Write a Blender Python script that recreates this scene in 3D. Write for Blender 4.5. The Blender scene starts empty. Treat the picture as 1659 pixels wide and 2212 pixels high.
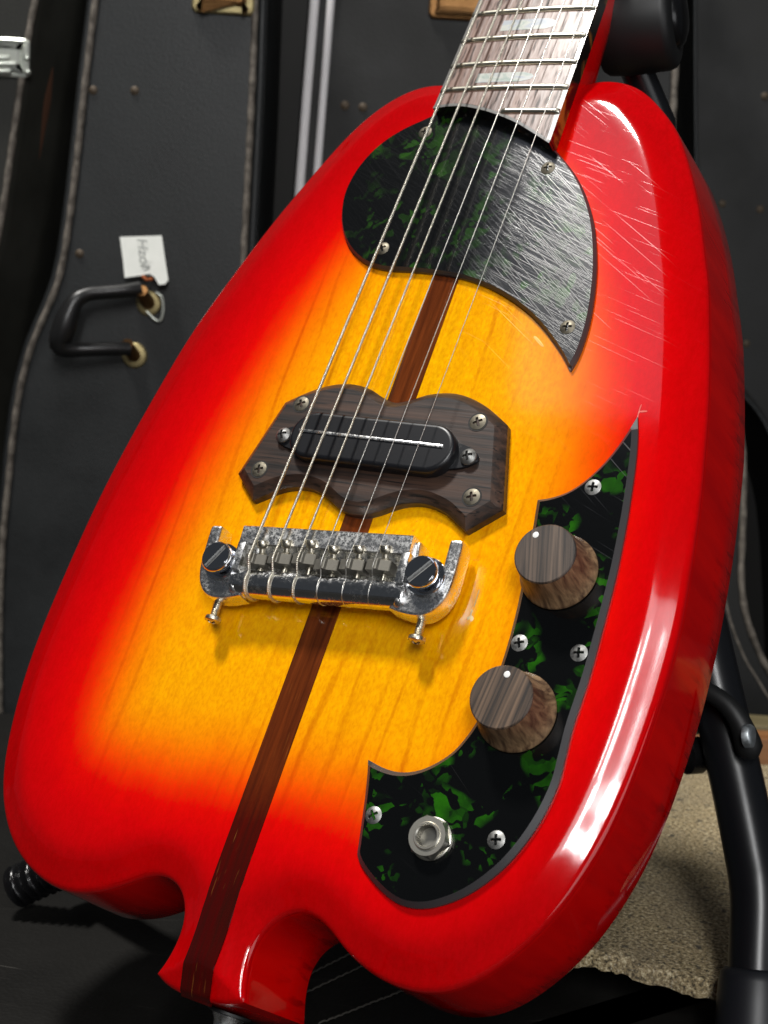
import bpy, bmesh, math, random
import numpy as np
from mathutils import Vector, Matrix
from mathutils.geometry import delaunay_2d_cdt
random.seed(7); rng = np.random.default_rng(7)
scene = bpy.context.scene
COL = scene.collection
MM = 0.001

# ------------------------------------------------------------------ frames
# guitar frame (mm): x across the strings, y towards the neck, z out of the top.
LEAN = math.radians(31)
ca, sa = math.cos(LEAN), math.sin(LEAN)
MG = Matrix(((1, 0, 0), (0, sa, -ca), (0, ca, sa)))        # guitar -> world
def gw(x, y, z): return MG @ (Vector((x, y, z)) * MM)

# ------------------------------------------------------------------ camera
CAM_G = (264.107, -134.011, 406.475)
RIGHT = MG @ Vector((0.85567769, 0.3178187, -0.40842008))
UP = MG @ Vector((-0.12298379, 0.89147695, 0.43605485))
FWD = MG @ Vector((-0.50268347, 0.32289336, -0.80190349))
CW = gw(*CAM_G)
FPX, PX, PY = 3044.93, 829.5, 1106.0                        # focal length, centre (1659 x 2212 px)
cd = bpy.data.cameras.new('camera'); cam = bpy.data.objects.new('camera', cd); COL.objects.link(cam)
cam.matrix_world = Matrix((
    (RIGHT.x, UP.x, -FWD.x, CW.x), (RIGHT.y, UP.y, -FWD.y, CW.y),
    (RIGHT.z, UP.z, -FWD.z, CW.z), (0, 0, 0, 1)))
cd.sensor_fit = 'VERTICAL'; cd.sensor_height = 36; cd.sensor_width = 27
cd.lens = FPX / 2212 * 36
cd.clip_start = 0.01; cd.clip_end = 50
cd.dof.use_dof = True; cd.dof.focus_distance = 0.485; cd.dof.aperture_fstop = 20
scene.camera = cam

# ------------------------------------------------------------------ light
w = bpy.data.worlds.new('World'); scene.world = w; w.use_nodes = True
bg = w.node_tree.nodes['Background']; bg.inputs[0].default_value = (0.80, 0.88, 1.0, 1); bg.inputs[1].default_value = 0.04
def area(name, target_g, direction_g, dist, sx, sy, power, col):
    """rectangular lamp seen from the guitar in the given direction; its sides run along the guitar's x and y"""
    l = bpy.data.lights.new(name, 'AREA'); l.shape = 'RECTANGLE'; l.size = sx; l.size_y = sy
    l.energy = power; l.color = col
    o = bpy.data.objects.new(name, l); COL.objects.link(o)
    d = (MG @ Vector(direction_g)).normalized(); gx = MG @ Vector((1, 0, 0))
    xl = (gx - d * gx.dot(d)).normalized(); yl = d.cross(xl)
    o.location = gw(*target_g) + d * dist
    o.rotation_euler = Matrix((xl, yl, d)).transposed().to_euler()
    return o
area('ceiling_lamp', (55, 200, 0), (-0.47, 1.07, 1.0), 2.6, 0.31, 0.36, 70, (1.0, 0.97, 0.92))
area('ceiling_panel', (60, 150, 0), (-0.42, 0.71, 1.0), 2.6, 0.68, 0.80, 1.6, (0.80, 0.84, 1.0))
area('window_lamp', (90, -20, 0), (0.46, 0.16, 1.0), 1.5, 0.26, 0.85, 4.2, (0.97, 0.98, 1.0))
for k, (dx, dy, sx, sy, pw) in enumerate(((0.515, 0.34, .030, .16, .9), (0.50, 0.17, .055, .20, 2.0), (0.525, 0.045, .030, .11, .8), (0.485, 0.00, .05, .17, 1.9), (0.455, -0.09, .026, .10, .6), (0.505, -0.10, .045, .08, .8))):
    area('window_gap_lamp', (100, -20, 0), (dx, dy, 1.0), 1.48, sx, sy, pw, (1.0, 0.99, 0.97))      # sky between branches outside the window
area('window_slit_lamp', (100, -20, 0), (0.385, 0.22, 1.0), 1.48, 0.03, 0.32, 1.6, (1.0, 0.99, 0.97))
area('side_fill_lamp', (60, 0, -20), (1.0, -0.28, 0.42), 1.9, 1.3, 1.3, 9.5, (0.97, 0.98, 1.0))  # added fill that lifts the red side wall, slab and right-hand cases
scene.view_settings.view_transform = 'Standard'; scene.view_settings.look = 'None'
scene.view_settings.exposure = 0.10; scene.view_settings.gamma = 1.0
scene.cycles.use_denoising = True
scene.cycles.max_bounces = 8; scene.cycles.sample_clamp_indirect = 4.0

# ------------------------------------------------------------------ materials
def mat(name, base=(0.5, 0.5, 0.5), rough=0.5, metal=0.0, coat=0.0, coat_rough=0.05, spec=0.5):
    m = bpy.data.materials.new(name); m.use_nodes = True
    b = m.node_tree.nodes['Principled BSDF']
    b.inputs['Base Color'].default_value = (*base, 1); b.inputs['Roughness'].default_value = rough
    b.inputs['Metallic'].default_value = metal; b.inputs['Coat Weight'].default_value = coat
    b.inputs['Coat Roughness'].default_value = coat_rough; b.inputs['Specular IOR Level'].default_value = spec
    return m
class NT:
    def __init__(s, m): s.t = m.node_tree; s.b = s.t.nodes['Principled BSDF']
    def n(s, kind, **kw):
        x = s.t.nodes.new('ShaderNode' + kind)
        for k, v in kw.items(): setattr(x, k, v)
        return x
    def l(s, a, b): s.t.links.new(a, b)
    def coord(s, scale=(1, 1, 1), rot=(0, 0, 0), loc=(0, 0, 0)):
        tc = s.n('TexCoord'); mp = s.n('Mapping')
        mp.inputs['Scale'].default_value = scale; mp.inputs['Rotation'].default_value = rot; mp.inputs['Location'].default_value = loc
        s.l(tc.outputs['Object'], mp.inputs[0]); return mp.outputs[0]
    def rcoord(s, rot, scale):                                   # rotate first, then stretch
        c = s.coord(rot=rot); mp = s.n('Mapping'); mp.inputs['Scale'].default_value = scale
        s.l(c, mp.inputs[0]); return mp.outputs[0]
    def noise(s, vec, scale=5, detail=2, rough=0.5, dist=0.0):
        x = s.n('TexNoise'); x.inputs['Scale'].default_value = scale; x.inputs['Detail'].default_value = detail
        x.inputs['Roughness'].default_value = rough; x.inputs['Distortion'].default_value = dist
        s.l(vec, x.inputs['Vector']); return x.outputs[0]
    def ramp(s, fac, stops, mode='LINEAR'):
        r = s.n('ValToRGB'); r.color_ramp.interpolation = mode; e = r.color_ramp.elements
        while len(e) < len(stops): e.new(0.5)
        for i, (p, c) in enumerate(stops):
            e[i].position = p; e[i].color = (*c, 1) if len(c) == 3 else c
        s.l(fac, r.inputs[0]); return r.outputs[0]
    def fr(s, fac, a, b, lo=0.0, hi=1.0):                         # map range
        m = s.n('MapRange'); m.inputs[1].default_value = a; m.inputs[2].default_value = b
        m.inputs[3].default_value = lo; m.inputs[4].default_value = hi; s.l(fac, m.inputs[0]); return m.outputs[0]
    def math(s, op, a, b=None):
        m = s.n('Math', operation=op)
        for i, v in enumerate((a, b)):
            if v is None: continue
            if isinstance(v, (int, float)): m.inputs[i].default_value = v
            else: s.l(v, m.inputs[i])
        return m.outputs[0]
    def mix(s, fac, a, b, blend='MIX'):
        m = s.n('Mix', data_type='RGBA', blend_type=blend)
        for sock, v in ((m.inputs[0], fac), (m.inputs[6], a), (m.inputs[7], b)):
            if isinstance(v, (int, float)): sock.default_value = v
            elif isinstance(v, tuple): sock.default_value = (*v, 1)
            else: s.l(v, sock)
        return m.outputs[2]
    def bump(s, h, strength=0.3, dist=0.001, to='Normal'):
        b = s.n('Bump'); b.inputs['Strength'].default_value = strength; b.inputs['Distance'].default_value = dist
        s.l(h, b.inputs['Height']); s.l(b.outputs[0], s.b.inputs[to]); return b
    def color(s, c): s.l(c, s.b.inputs['Base Color'])
    def scratches(s, angle, dens=0.60, fine=1.0, ln=1.0):
        a = s.noise(s.rcoord((0, 0, angle), (24 * fine / ln, 1900 * fine, 1)), 1.0, 2, 0.6, 0.08)
        b = s.noise(s.rcoord((0, 0, angle + 0.28), (20 * fine / ln, 1500 * fine, 1)), 1.0, 1, 0.5, 0.08)
        x = s.fr(a, dens, dens + 0.10); y = s.fr(b, dens + 0.03, dens + 0.12)
        return s.math('MAXIMUM', x, y)

def lacquer(name, wood=False, stripe=False):
    m = mat(name, rough=0.5, coat=1.0, coat_rough=0.06, spec=0.0); t = NT(m)
    at = t.n('Attribute'); at.attribute_name = 'burst'
    fine = t.noise(t.coord((1, .45, 1)), 900, 3, 0.65)
    big = t.noise(t.coord((60, 9, 20)), 1, 3)
    v = t.math('ADD', at.outputs['Fac'], t.math('MULTIPLY', t.math('SUBTRACT', fine, 0.5), 9.0))
    v = t.math('ADD', v, t.math('MULTIPLY', t.math('SUBTRACT', big, 0.5), 7.0))
    f = t.fr(v, -30, 70)
    if stripe:
        c = t.ramp(f, [(0.0, (0.055, 0.0012, 0.001)), (0.24, (0.075, 0.003, 0.001)), (0.42, (0.13, 0.022, 0.004)), (1.0, (0.16, 0.036, 0.007))])
        g = t.noise(t.coord((420, 22, 60)), 1, 4, 0.6)
        c = t.mix(t.fr(g, 0.35, 0.7, 0.0, 0.75), c, (0.02, 0.004, 0.002))
        p = t.noise(t.coord((1100, 60, 60)), 1, 2, 0.5)
        c = t.mix(t.fr(p, 0.68, 0.76, 0, 0.5), c, (0.30, 0.11, 0.02))
        t.bump(g, 0.05, 0.0002)
    else:
        c = t.ramp(f, [(0.0, (0.46, 0.0, 0.0015)), (0.16, (0.62, 0.0, 0.0012)), (0.26, (0.73, 0.002, 0.0003)), (0.32, (0.82, 0.028, 0.0)), (0.38, (0.88, 0.085, 0.0)),
                       (0.45, (0.91, 0.185, 0.0)), (0.52, (0.93, 0.30, 0.0)), (0.62, (0.93, 0.40, 0.0)), (1.0, (0.91, 0.47, 0.0))])
        # maple: growth lines along the body and a fine chatter
        wv = t.n('TexWave', wave_type='BANDS', bands_direction='X'); wv.inputs['Scale'].default_value = 34; wv.inputs['Distortion'].default_value = 14; wv.inputs['Detail'].default_value = 3; wv.inputs['Detail Scale'].default_value = 0.5
        t.l(t.coord((1, 0.16, 0.2)), wv.inputs['Vector']); ln = t.fr(wv.outputs[1], 0.84, 1.0, 0.0, 1.0); ln = t.math('MULTIPLY', ln, t.fr(at.outputs['Fac'], -12, 18, 0.12, 1.0)); ln = t.math('MULTIPLY', ln, t.fr(t.noise(t.coord((30, 7, 5)), 1, 2), 0.36, 0.62))
        ln = t.math('MULTIPLY', ln, t.fr(t.noise(t.coord((260, 8, 10)), 1, 2), 0.36, 0.60))
        c = t.mix(t.math('MULTIPLY', ln, 0.60), c, (0.62, 0.34, 0.0), 'MULTIPLY')
        c = t.mix(t.fr(fine, 0.36, 0.66, 0.0, 0.85), c, (0.84, 0.64, 0.3), 'MULTIPLY')
        mid = t.noise(t.coord((1, .5, 1)), 210, 3, 0.6); c = t.mix(t.fr(mid, 0.40, 0.68, 0.0, 0.35), c, (0.80, 0.66, 0.3), 'MULTIPLY')
    t.color(c)
    sc = t.scratches(0.36, 0.66, 1.5, 2.4)
    mp = t.coord((13, 9.5, 1), loc=(-0.95, -1.45, 0)); gr = t.n('TexGradient', gradient_type='SPHERICAL'); t.l(mp, gr.inputs[0])
    sc = t.math('MULTIPLY', sc, t.fr(gr.outputs[1], 0.0, 0.35))
    t.l(t.fr(sc, 0, 1, 0.075, 0.42), t.b.inputs['Coat Roughness'])
    hz = t.noise(t.coord(), 60, 3)
    h = t.math('ADD', t.math('MULTIPLY', sc, 0.28), t.math('MULTIPLY', hz, 0.9))
    bn = t.bump(h, 0.25, 0.00012, 'Coat Normal')
    return m
M_BURST = lacquer('sunburst_lacquer'); M_STRIPE = lacquer('walnut_lamination', stripe=True)

def side_red():
    m = mat('red_lacquer', (0.52, 0.0, 0.002), 0.5, coat=1.0, coat_rough=0.06, spec=0.0); t = NT(m)
    g = t.noise(t.coord((90, 90, 14)), 1, 3, 0.6)
    fl = t.noise(t.coord((300, 300, 70)), 1, 2, 0.6)
    c = t.mix(t.fr(g, 0.35, 0.7), (0.50, 0.0, 0.001), (0.66, 0.0015, 0.001))
    z = t.n('SeparateXYZ'); t.l(t.coord(), z.inputs[0])
    band = t.fr(z.outputs[2], -0.022, -0.042, 0.0, 0.8)              # end-grain flecks near the back edge
    c = t.mix(t.math('MULTIPLY', t.fr(fl, 0.52, 0.66), band), c, (0.27, 0.0, 0.001))
    t.color(c)
    t.bump(t.noise(t.coord(), 80, 3), 0.12, 0.00015, 'Coat Normal')
    return m
M_RED = side_red()

def tortoise(name, scratch, ang=0.5, rough=0.16, green=(0.018, 0.095, 0.006), thr=0.60):
    m = mat(name, rough=rough, spec=0.5); t = NT(m)
    co = t.coord()
    nz = t.n('TexNoise'); nz.inputs['Scale'].default_value = 60; nz.inputs['Detail'].default_value = 3
    t.l(co, nz.inputs['Vector'])
    mx = t.n('Mix', data_type='VECTOR'); mx.inputs[0].default_value = 0.016
    t.l(co, mx.inputs[4]); t.l(nz.outputs[1], mx.inputs[5])
    vo = t.n('TexVoronoi'); vo.inputs['Scale'].default_value = 280; t.l(mx.outputs[1], vo.inputs['Vector'])
    r = t.n('SeparateColor'); t.l(vo.outputs['Color'], r.inputs[0])
    cl = t.noise(co, 52, 2)
    cell = t.math('MULTIPLY', t.fr(r.outputs[0], 0.60, 0.66), t.fr(cl, thr - .11, thr - .04))
    inten = t.math('MULTIPLY', t.fr(r.outputs[1], 0, 1, 0.15, 1.0), t.fr(t.noise(co, 210, 3), 0.25, 0.7, 0.35, 1.0))
    v2 = t.n('TexVoronoi'); v2.inputs['Scale'].default_value = 480; t.l(mx.outputs[1], v2.inputs['Vector']); r2 = t.n('SeparateColor'); t.l(v2.outputs['Color'], r2.inputs[0])
    small = t.math('MULTIPLY', t.fr(r2.outputs[0], 0.70, 0.78), t.fr(t.noise(co, 85, 2), 0.52, 0.64, 0.0, 0.5))
    c = t.mix(t.math('MAXIMUM', t.math('MULTIPLY', cell, inten), small), (0.0026, 0.0029, 0.0031), green)
    t.color(c)
    if scratch:
        sx = t.n('SeparateXYZ'); t.l(t.coord(), sx.inputs[0])
        wear = t.fr(t.math('ADD', sx.outputs[0], t.fr(t.noise(t.coord(), 45, 3), 0.2, 0.8, -0.014, 0.014)), 0.006, 0.046, 0.16, 1.0)                       # pick wear on the treble side
        sc = t.math('MULTIPLY', t.scratches(ang, 0.54, 1.3, 1.6), wear)
        hz = t.math('MULTIPLY', wear, 0.14)
        t.l(t.math('ADD', t.math('ADD', hz, rough), t.math('MULTIPLY', sc, 0.22)), t.b.inputs['Roughness'])
        t.bump(sc, 0.20, 0.00008)
        t.b.inputs['Specular IOR Level'].default_value = 0.9
    else:
        sc = t.scratches(ang, 0.68, 0.8)
        t.l(t.fr(sc, 0, 1, rough, 0.4), t.b.inputs['Roughness'])
        t.bump(sc, 0.15, 0.0001)
    return m
M_TORT_S = tortoise('scratched_green_tortoise', True, 0.45, 0.09, (0.020, 0.080, 0.006))
M_TORT = tortoise('green_tortoise', False, 0.4, 0.12, (0.016, 0.115, 0.003))
M_GUARD_EDGE = mat('guard_bevel', (0.030, 0.031, 0.033), 0.45, spec=0.9)
def grained(name, dark, light, scale, rough, lo=0.35, hi=0.68, coat=0.0, pores=None):
    m = mat(name, rough=rough, coat=coat, coat_rough=0.3); t = NT(m)
    g = t.noise(t.coord(scale), 1, 5, 0.62, 0.6)
    c = t.mix(t.fr(g, lo, hi), dark, light)
    if pores:
        p = t.noise(t.coord(pores), 1, 2, 0.5)
        c = t.mix(t.fr(p, 0.60, 0.68), c, tuple(v * 0.25 for v in dark))
        t.bump(p, 0.25, 0.0002)
    t.color(c); return m
M_ROSE = grained('rosewood', (0.013, 0.009, 0.0075), (0.066, 0.034, 0.022), (12, 330, 330), 0.42, 0.38, 0.66, 0.15, (30, 900, 900))
M_KNOBTOP = grained('knob_face_wood', (0.020, 0.014, 0.011), (0.125, 0.085, 0.060), (620, 14, 30), 0.50, 0.40, 0.72)
M_KNOBTOP2 = grained('knob_face_wood_b', (0.020, 0.014, 0.011), (0.15, 0.095, 0.060), (560, 10, 30), 0.50, 0.42, 0.70)
M_KNOB = grained('knob_side_wood', (0.050, 0.022, 0.011), (0.30, 0.185, 0.095), (520, 260, 60), 0.55, 0.34, 0.64)
def fretwood():
    m = mat('fretboard_rosewood', rough=0.45, spec=0.32); t = NT(m)
    g = t.noise(t.coord((160, 14, 60)), 1, 4, 0.6, 0.4)
    c = t.mix(t.fr(g, 0.3, 0.7), (0.085, 0.044, 0.034), (0.27, 0.165, 0.13))
    p = t.noise(t.coord((620, 85, 100)), 1, 2, 0.6)
    c = t.mix(t.fr(p, 0.57, 0.66), c, (0.045, 0.028, 0.022)); t.color(c)
    t.l(t.fr(p, 0.5, 0.7, 0.40, 0.75), t.b.inputs['Roughness'])
    t.b.inputs['Coat Weight'].default_value = 0.22; t.b.inputs['Coat Roughness'].default_value = 0.28
    t.bump(p, 0.5, 0.0004); return m
M_FB = fretwood()
def chrome(name, col, rough, pit=0.0):
    m = mat(name, col, rough, 1.0); t = NT(m)
    if pit:
        p = t.noise(t.coord(), 750, 4, 0.75); q = t.noise(t.coord(), 90, 3, 0.6)
        k = t.math('MULTIPLY', t.fr(p, 0.44, 0.62), t.fr(q, 0.36, 0.60, 0.25, 1.0))
        t.l(t.fr(k, 0, 1, rough, rough + 0.26), t.b.inputs['Roughness'])
        t.bump(k, pit, 0.00002)
    return m
M_CHROME = chrome('pitted_chrome', (0.92, 0.92, 0.91), 0.22, 0.4)
M_BAR = chrome('bar_chrome', (0.90, 0.90, 0.89), 0.09, 0.25)
M_POLISH = chrome('polished_chrome', (0.78, 0.79, 0.82), 0.07)
M_NICKEL = chrome('worn_nickel', (0.66, 0.61, 0.50), 0.26, 0.2)
M_JACK = chrome('satin_nickel', (0.78, 0.75, 0.66), 0.36)
M_SADDLE = chrome('saddle_nickel', (0.20, 0.19, 0.165), 0.50, 0.25)
M_SCREW_D = chrome('aged_screw', (0.20, 0.18, 0.14), 0.45, 0.4)
M_SCREW_B = chrome('bright_screw', (0.29, 0.29, 0.28), 0.44, 0.6)
M_RECESS = mat('recess_dark', (0.012, 0.011, 0.010), 0.7)
M_FRET = chrome('fret_wire', (0.72, 0.69, 0.58), 0.28)
M_STEEL = chrome('plain_string', (0.62, 0.60, 0.56), 0.30)
def wound():
    m = mat('wound_string', (0.74, 0.70, 0.60), 0.34, 1.0); t = NT(m)
    wv = t.n('TexWave', wave_type='BANDS', bands_direction='Y'); wv.inputs['Scale'].default_value = 480
    t.l(t.coord(), wv.inputs['Vector']); t.bump(wv.outputs[1], 0.6, 0.0003); return m
M_WOUND = wound()
def pearl():
    m = mat('pearl', rough=0.16, coat=0.6); t = NT(m)
    n = t.noise(t.coord((1, 2.5, 1)), 90, 3, 0.5, 1.2)
    t.color(t.ramp(n, [(0.25, (0.26, 0.36, 0.33)), (0.45, (0.55, 0.56, 0.51)), (0.6, (0.40, 0.44, 0.50)), (0.8, (0.62, 0.58, 0.50))])); return m
M_PEARL = pearl()
def bind():
    m = mat('tortoise_binding', rough=0.2, coat=0.5); t = NT(m)
    n = t.noise(t.coord(), 70, 2, 0.5, 0.8)
    t.color(t.mix(t.fr(n, 0.52, 0.64), (0.006, 0.004, 0.003), (0.30, 0.115, 0.018))); return m
M_BIND = bind()
M_PICKUP = mat('pickup_plastic', (0.006, 0.0065, 0.0085), 0.34)
M_DOT = mat('dot_white', (0.82, 0.82, 0.80), 0.3)
def vinyl(name, base, rough=0.55, bump=0.14, scale=700, tint=None, scratch=False):
    m = mat(name, base, rough, spec=0.22 if scratch else 0.40); t = NT(m)
    v = t.n('TexVoronoi'); v.inputs['Scale'].default_value = scale; t.l(t.coord(), v.inputs['Vector'])
    n = t.noise(t.coord(), 14, 4, 0.6)
    c = t.mix(t.fr(n, 0.3, 0.7), tuple(x * 0.70 for x in base), tuple(min(1, x * 1.35) for x in base))
    if tint:
        sp = t.noise(t.coord(), 16, 1); c = t.mix(t.fr(sp, 0.71, 0.76, 0, 0.5), c, tint)
    if scratch:
        s1 = t.noise(t.rcoord((0, 0, -0.15), (9, 340, 1)), 1, 3, 0.6, 0.3)
        s2 = t.noise(t.rcoord((0, 0, 0.2), (14, 420, 1)), 1, 2, 0.6, 0.3)
        s = t.math('MAXIMUM', t.fr(s1, 0.68, 0.76), t.fr(s2, 0.70, 0.78))
        c = t.mix(t.math('MULTIPLY', s, 0.55), c, (0.10, 0.095, 0.085))
    t.color(c); t.l(t.fr(n, 0.3, 0.7, rough - 0.06, rough + 0.1), t.b.inputs['Roughness'])
    t.bump(v.outputs[0], bump, 0.0006); return m
M_VINYL = vinyl('case_vinyl', (0.019, 0.0208, 0.0212), 0.48)
M_VINYL_A = vinyl('case_vinyl_brown', (0.020, 0.020, 0.016), 0.55)
M_VINYL_C = vinyl('case_vinyl_dark', (0.009, 0.0092, 0.0086), 0.60)
M_VINYL_F = vinyl('case_vinyl_scuffed', (0.0060, 0.0056, 0.0048), 0.62, 0.25, 500, None, True)
def piping():
    m = mat('stitched_piping', rough=0.75); t = NT(m)
    n = t.noise(t.coord(), 160, 2)
    t.color(t.mix(t.fr(n, 0.35, 0.65), (0.085, 0.072, 0.058), (0.20, 0.175, 0.145)))
    t.bump(n, 0.4, 0.001); return m
M_PIPING = piping()
M_THREAD = mat('stitch_thread', (0.055, 0.05, 0.042), 0.8)
M_BRASS = chrome('tarnished_brass', (0.42, 0.35, 0.18), 0.50, 0.5)
M_BRASS_D = chrome('dark_brass', (0.22, 0.115, 0.045), 0.45, 0.5)
M_ALU = mat('aluminium_valance', (0.82, 0.80, 0.80), 0.5, 0.0)
M_CASECHROME = mat('latch_chrome', (0.62, 0.65, 0.58), 0.30, 0.45)
M_BLACKMETAL = mat('black_powder_coat', (0.0065, 0.007, 0.0085), 0.30)
M_RUBBER = mat('black_rubber', (0.0075, 0.0078, 0.008), 0.50)
M_RUBBER_G = mat('glossy_rubber', (0.005, 0.005, 0.0055), 0.24)
M_CAP = mat('foot_cap_plastic', (0.010, 0.011, 0.014), 0.42)
M_ZINC = chrome('zinc_bolt', (0.52, 0.56, 0.58), 0.45, 0.5)
M_HANDLE = mat('handle_vinyl', (0.012, 0.012, 0.012), 0.34)
M_RUST = mat('rust_streak', (0.085, 0.034, 0.016), 0.8)
M_RIVET = mat('dull_rivet', (0.085, 0.062, 0.040), 0.6, 0.3)
def paper():
    m = mat('tag_paper', rough=0.8); t = NT(m)
    n = t.noise(t.coord(), 70, 3); t.color(t.mix(t.fr(n, 0.3, 0.7), (0.78, 0.80, 0.75), (0.86, 0.87, 0.82))); return m
M_PAPER = paper(); M_INK = mat('tag_ink', (0.42, 0.44, 0.42), 0.8)
def stone():
    m = mat('sandstone', rough=0.88); t = NT(m)
    a = t.noise(t.coord(), 620, 3, 0.75); b = t.noise(t.coord(), 22, 3); d = t.noise(t.coord(), 700, 2, 0.6); e = t.noise(t.coord(), 160, 2)
    c = t.ramp(a, [(0.39, (0.055, 0.043, 0.025)), (0.47, (0.29, 0.22, 0.115)), (0.55, (0.42, 0.325, 0.175)), (0.65, (0.80, 0.70, 0.47))])
    c = t.mix(t.fr(b, 0.40, 0.72, 0, 0.5), c, (0.19, 0.155, 0.11))
    c = t.mix(t.fr(d, 0.62, 0.70, 0, 0.8), c, (0.56, 0.50, 0.38))
    c = t.mix(t.fr(e, 0.63, 0.69, 0, 0.8), c, (0.045, 0.04, 0.035)); t.color(c)
    t.bump(t.math('ADD', a, t.math('MULTIPLY', e, 0.6)), 0.6, 0.0016); return m
M_STONE = stone()
M_PLANK = grained('orange_plank', (0.17, 0.065, 0.018), (0.34, 0.15, 0.05), (6, 90, 90), 0.6)
M_PLANK2 = grained('olive_plank', (0.09, 0.072, 0.030), (0.19, 0.155, 0.075), (6, 60, 90), 0.65)
M_WALL = mat('dark_wall', (0.010, 0.010, 0.010), 0.9)

# ------------------------------------------------------------------ mesh helpers (mm in, metres out)
def link(name, me, m, parent=None):
    o = bpy.data.objects.new(name, me); COL.objects.link(o)
    if m is not None:
        for x in (m if isinstance(m, (list, tuple)) else [m]): me.materials.append(x)
    if parent is not None: o.parent = parent
    return o
def mesh(name, V, F, m, parent=None, sharp=35, scale=MM, mi=None):
    me = bpy.data.meshes.new(name)
    me.from_pydata([tuple(float(c) * scale for c in v) for v in V], [], [tuple(int(i) for i in f) for f in F])
    bm = bmesh.new(); bm.from_mesh(me); bmesh.ops.recalc_face_normals(bm, faces=bm.faces); bm.to_mesh(me); bm.free()
    me.shade_smooth(); me.set_sharp_from_angle(angle=math.radians(sharp))
    o = link(name, me, m, parent)
    if mi is not None: me.polygons.foreach_set('material_index', np.array(mi, dtype=np.int32))
    return o
class MB:
    def __init__(s): s.V = []; s.F = []; s.I = []
    def add(s, V, F, M=None, i=0):
        o = len(s.V); s.V += [tuple(M @ Vector(v)) if M is not None else tuple(v) for v in V]
        s.F += [tuple(k + o for k in f) for f in F]; s.I += [i] * len(F); return s
    def build(s, name, m, parent=None, sharp=35): return mesh(name, s.V, s.F, m, parent, sharp, MM, s.I)
def empty(name, label, cat, loc=(0, 0, 0), rot=(0, 0, 0), group=None):
    o = bpy.data.objects.new(name, None); COL.objects.link(o); o.location = loc; o.rotation_euler = rot
    o.empty_display_size = 0.02
    tag(o, label, cat, group); return o
def tag(o, label, cat, group=None):
    o['label'] = label; o['category'] = cat
    if group: o['group'] = group
    return o

def spline(P, closed=False, step=1.5, corners=()):
    """Catmull-Rom through P; corner indices stay sharp."""
    P = [np.array(q, float) for q in P]; n = len(P); out = []
    for i in range(n if closed else n - 1):
        p1, p2 = P[i], P[(i + 1) % n]
        p0 = P[i - 1] if (closed or i > 0) else 2 * p1 - p2
        p3 = P[(i + 2) % n] if (closed or i + 2 < n) else 2 * p2 - p1
        if i in corners: p0 = 2 * p1 - p2
        if (i + 1) % n in corners: p3 = 2 * p2 - p1
        k = max(2, int(np.linalg.norm(p2 - p1) / step))
        for j in range(k):
            t = j / k
            out.append(0.5 * ((2 * p1) + (-p0 + p2) * t + (2 * p0 - 5 * p1 + 4 * p2 - p3) * t * t + (-p0 + 3 * p1 - 3 * p2 + p3) * t ** 3))
    if not closed: out.append(P[-1])
    return np.array(out)
def area2(P): return 0.5 * np.sum(P[:, 0] * np.roll(P[:, 1], -1) - np.roll(P[:, 0], -1) * P[:, 1])
def inset(P, d, limit=2.2):
    """P counter-clockwise; positive d moves inward."""
    a = P - np.roll(P, 1, 0); b = np.roll(P, -1, 0) - P
    na = np.c_[-a[:, 1], a[:, 0]] / np.maximum(np.linalg.norm(a, axis=1), 1e-9)[:, None]
    nb = np.c_[-b[:, 1], b[:, 0]] / np.maximum(np.linalg.norm(b, axis=1), 1e-9)[:, None]
    s = na + nb; q = np.maximum((s * s).sum(1), 1e-6); k = 2 / q
    L = np.minimum(np.sqrt(k * 2 * 0.5) * 1.0, limit)
    s = s / np.sqrt(q)[:, None]
    return P + s * (d * np.minimum(2 / np.sqrt(q), limit))[:, None]
def plate(outline, rings, cap_bottom=True):
    P = np.array(outline, float)
    if area2(P) < 0: P = P[::-1]
    n = len(P); V = []; F = []; rings = list(rings) + [(rings[-1][0] + 0.3, rings[-1][1])]      # last ring keeps the cap flat
    for d, z in rings:
        Q = inset(P, d) if d else P
        V += [(x, y, z) for x, y in Q]
    for r in range(len(rings) - 1):
        for i in range(n):
            j = (i + 1) % n; F.append((r * n + i, r * n + j, (r + 1) * n + j, (r + 1) * n + i))
    tri = []
    k = len(rings) - 1
    F.append(tuple(k * n + i for i in range(n)))
    if cap_bottom: F.append(tuple(range(n))[::-1])
    return V, F
def lathe(prof, n=40, close=True):
    V = []; F = []
    for r, z in prof:
        for i in range(n):
            a = 2 * math.pi * i / n; V.append((r * math.cos(a), r * math.sin(a), z))
    for k in range(len(prof) - 1):
        for i in range(n):
            j = (i + 1) % n; F.append((k * n + i, k * n + j, (k + 1) * n + j, (k + 1) * n + i))
    if close:
        F.append(tuple(range(n))[::-1]); F.append(tuple((len(prof) - 1) * n + i for i in range(n)))
    return V, F
def tube(path, rad, n=12, caps=True):
    P = [Vector(q) for q in path]; V = []; F = []; N = None
    for i, q in enumerate(P):
        t = (P[min(i + 1, len(P) - 1)] - P[max(i - 1, 0)]).normalized()
        if N is None:
            N = t.orthogonal().normalized()
        else:
            N = (N - t * N.dot(t)).normalized()
        B = t.cross(N); r = rad[i] if hasattr(rad, '__len__') else rad
        for k in range(n):
            a = 2 * math.pi * k / n; V.append(tuple(q + N * (r * math.cos(a)) + B * (r * math.sin(a))))
    for i in range(len(P) - 1):
        for k in range(n):
            j = (k + 1) % n; F.append((i * n + k, i * n + j, (i + 1) * n + j, (i + 1) * n + k))
    if caps: F.append(tuple(range(n))[::-1]); F.append(tuple((len(P) - 1) * n + k for k in range(n)))
    return V, F
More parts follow.
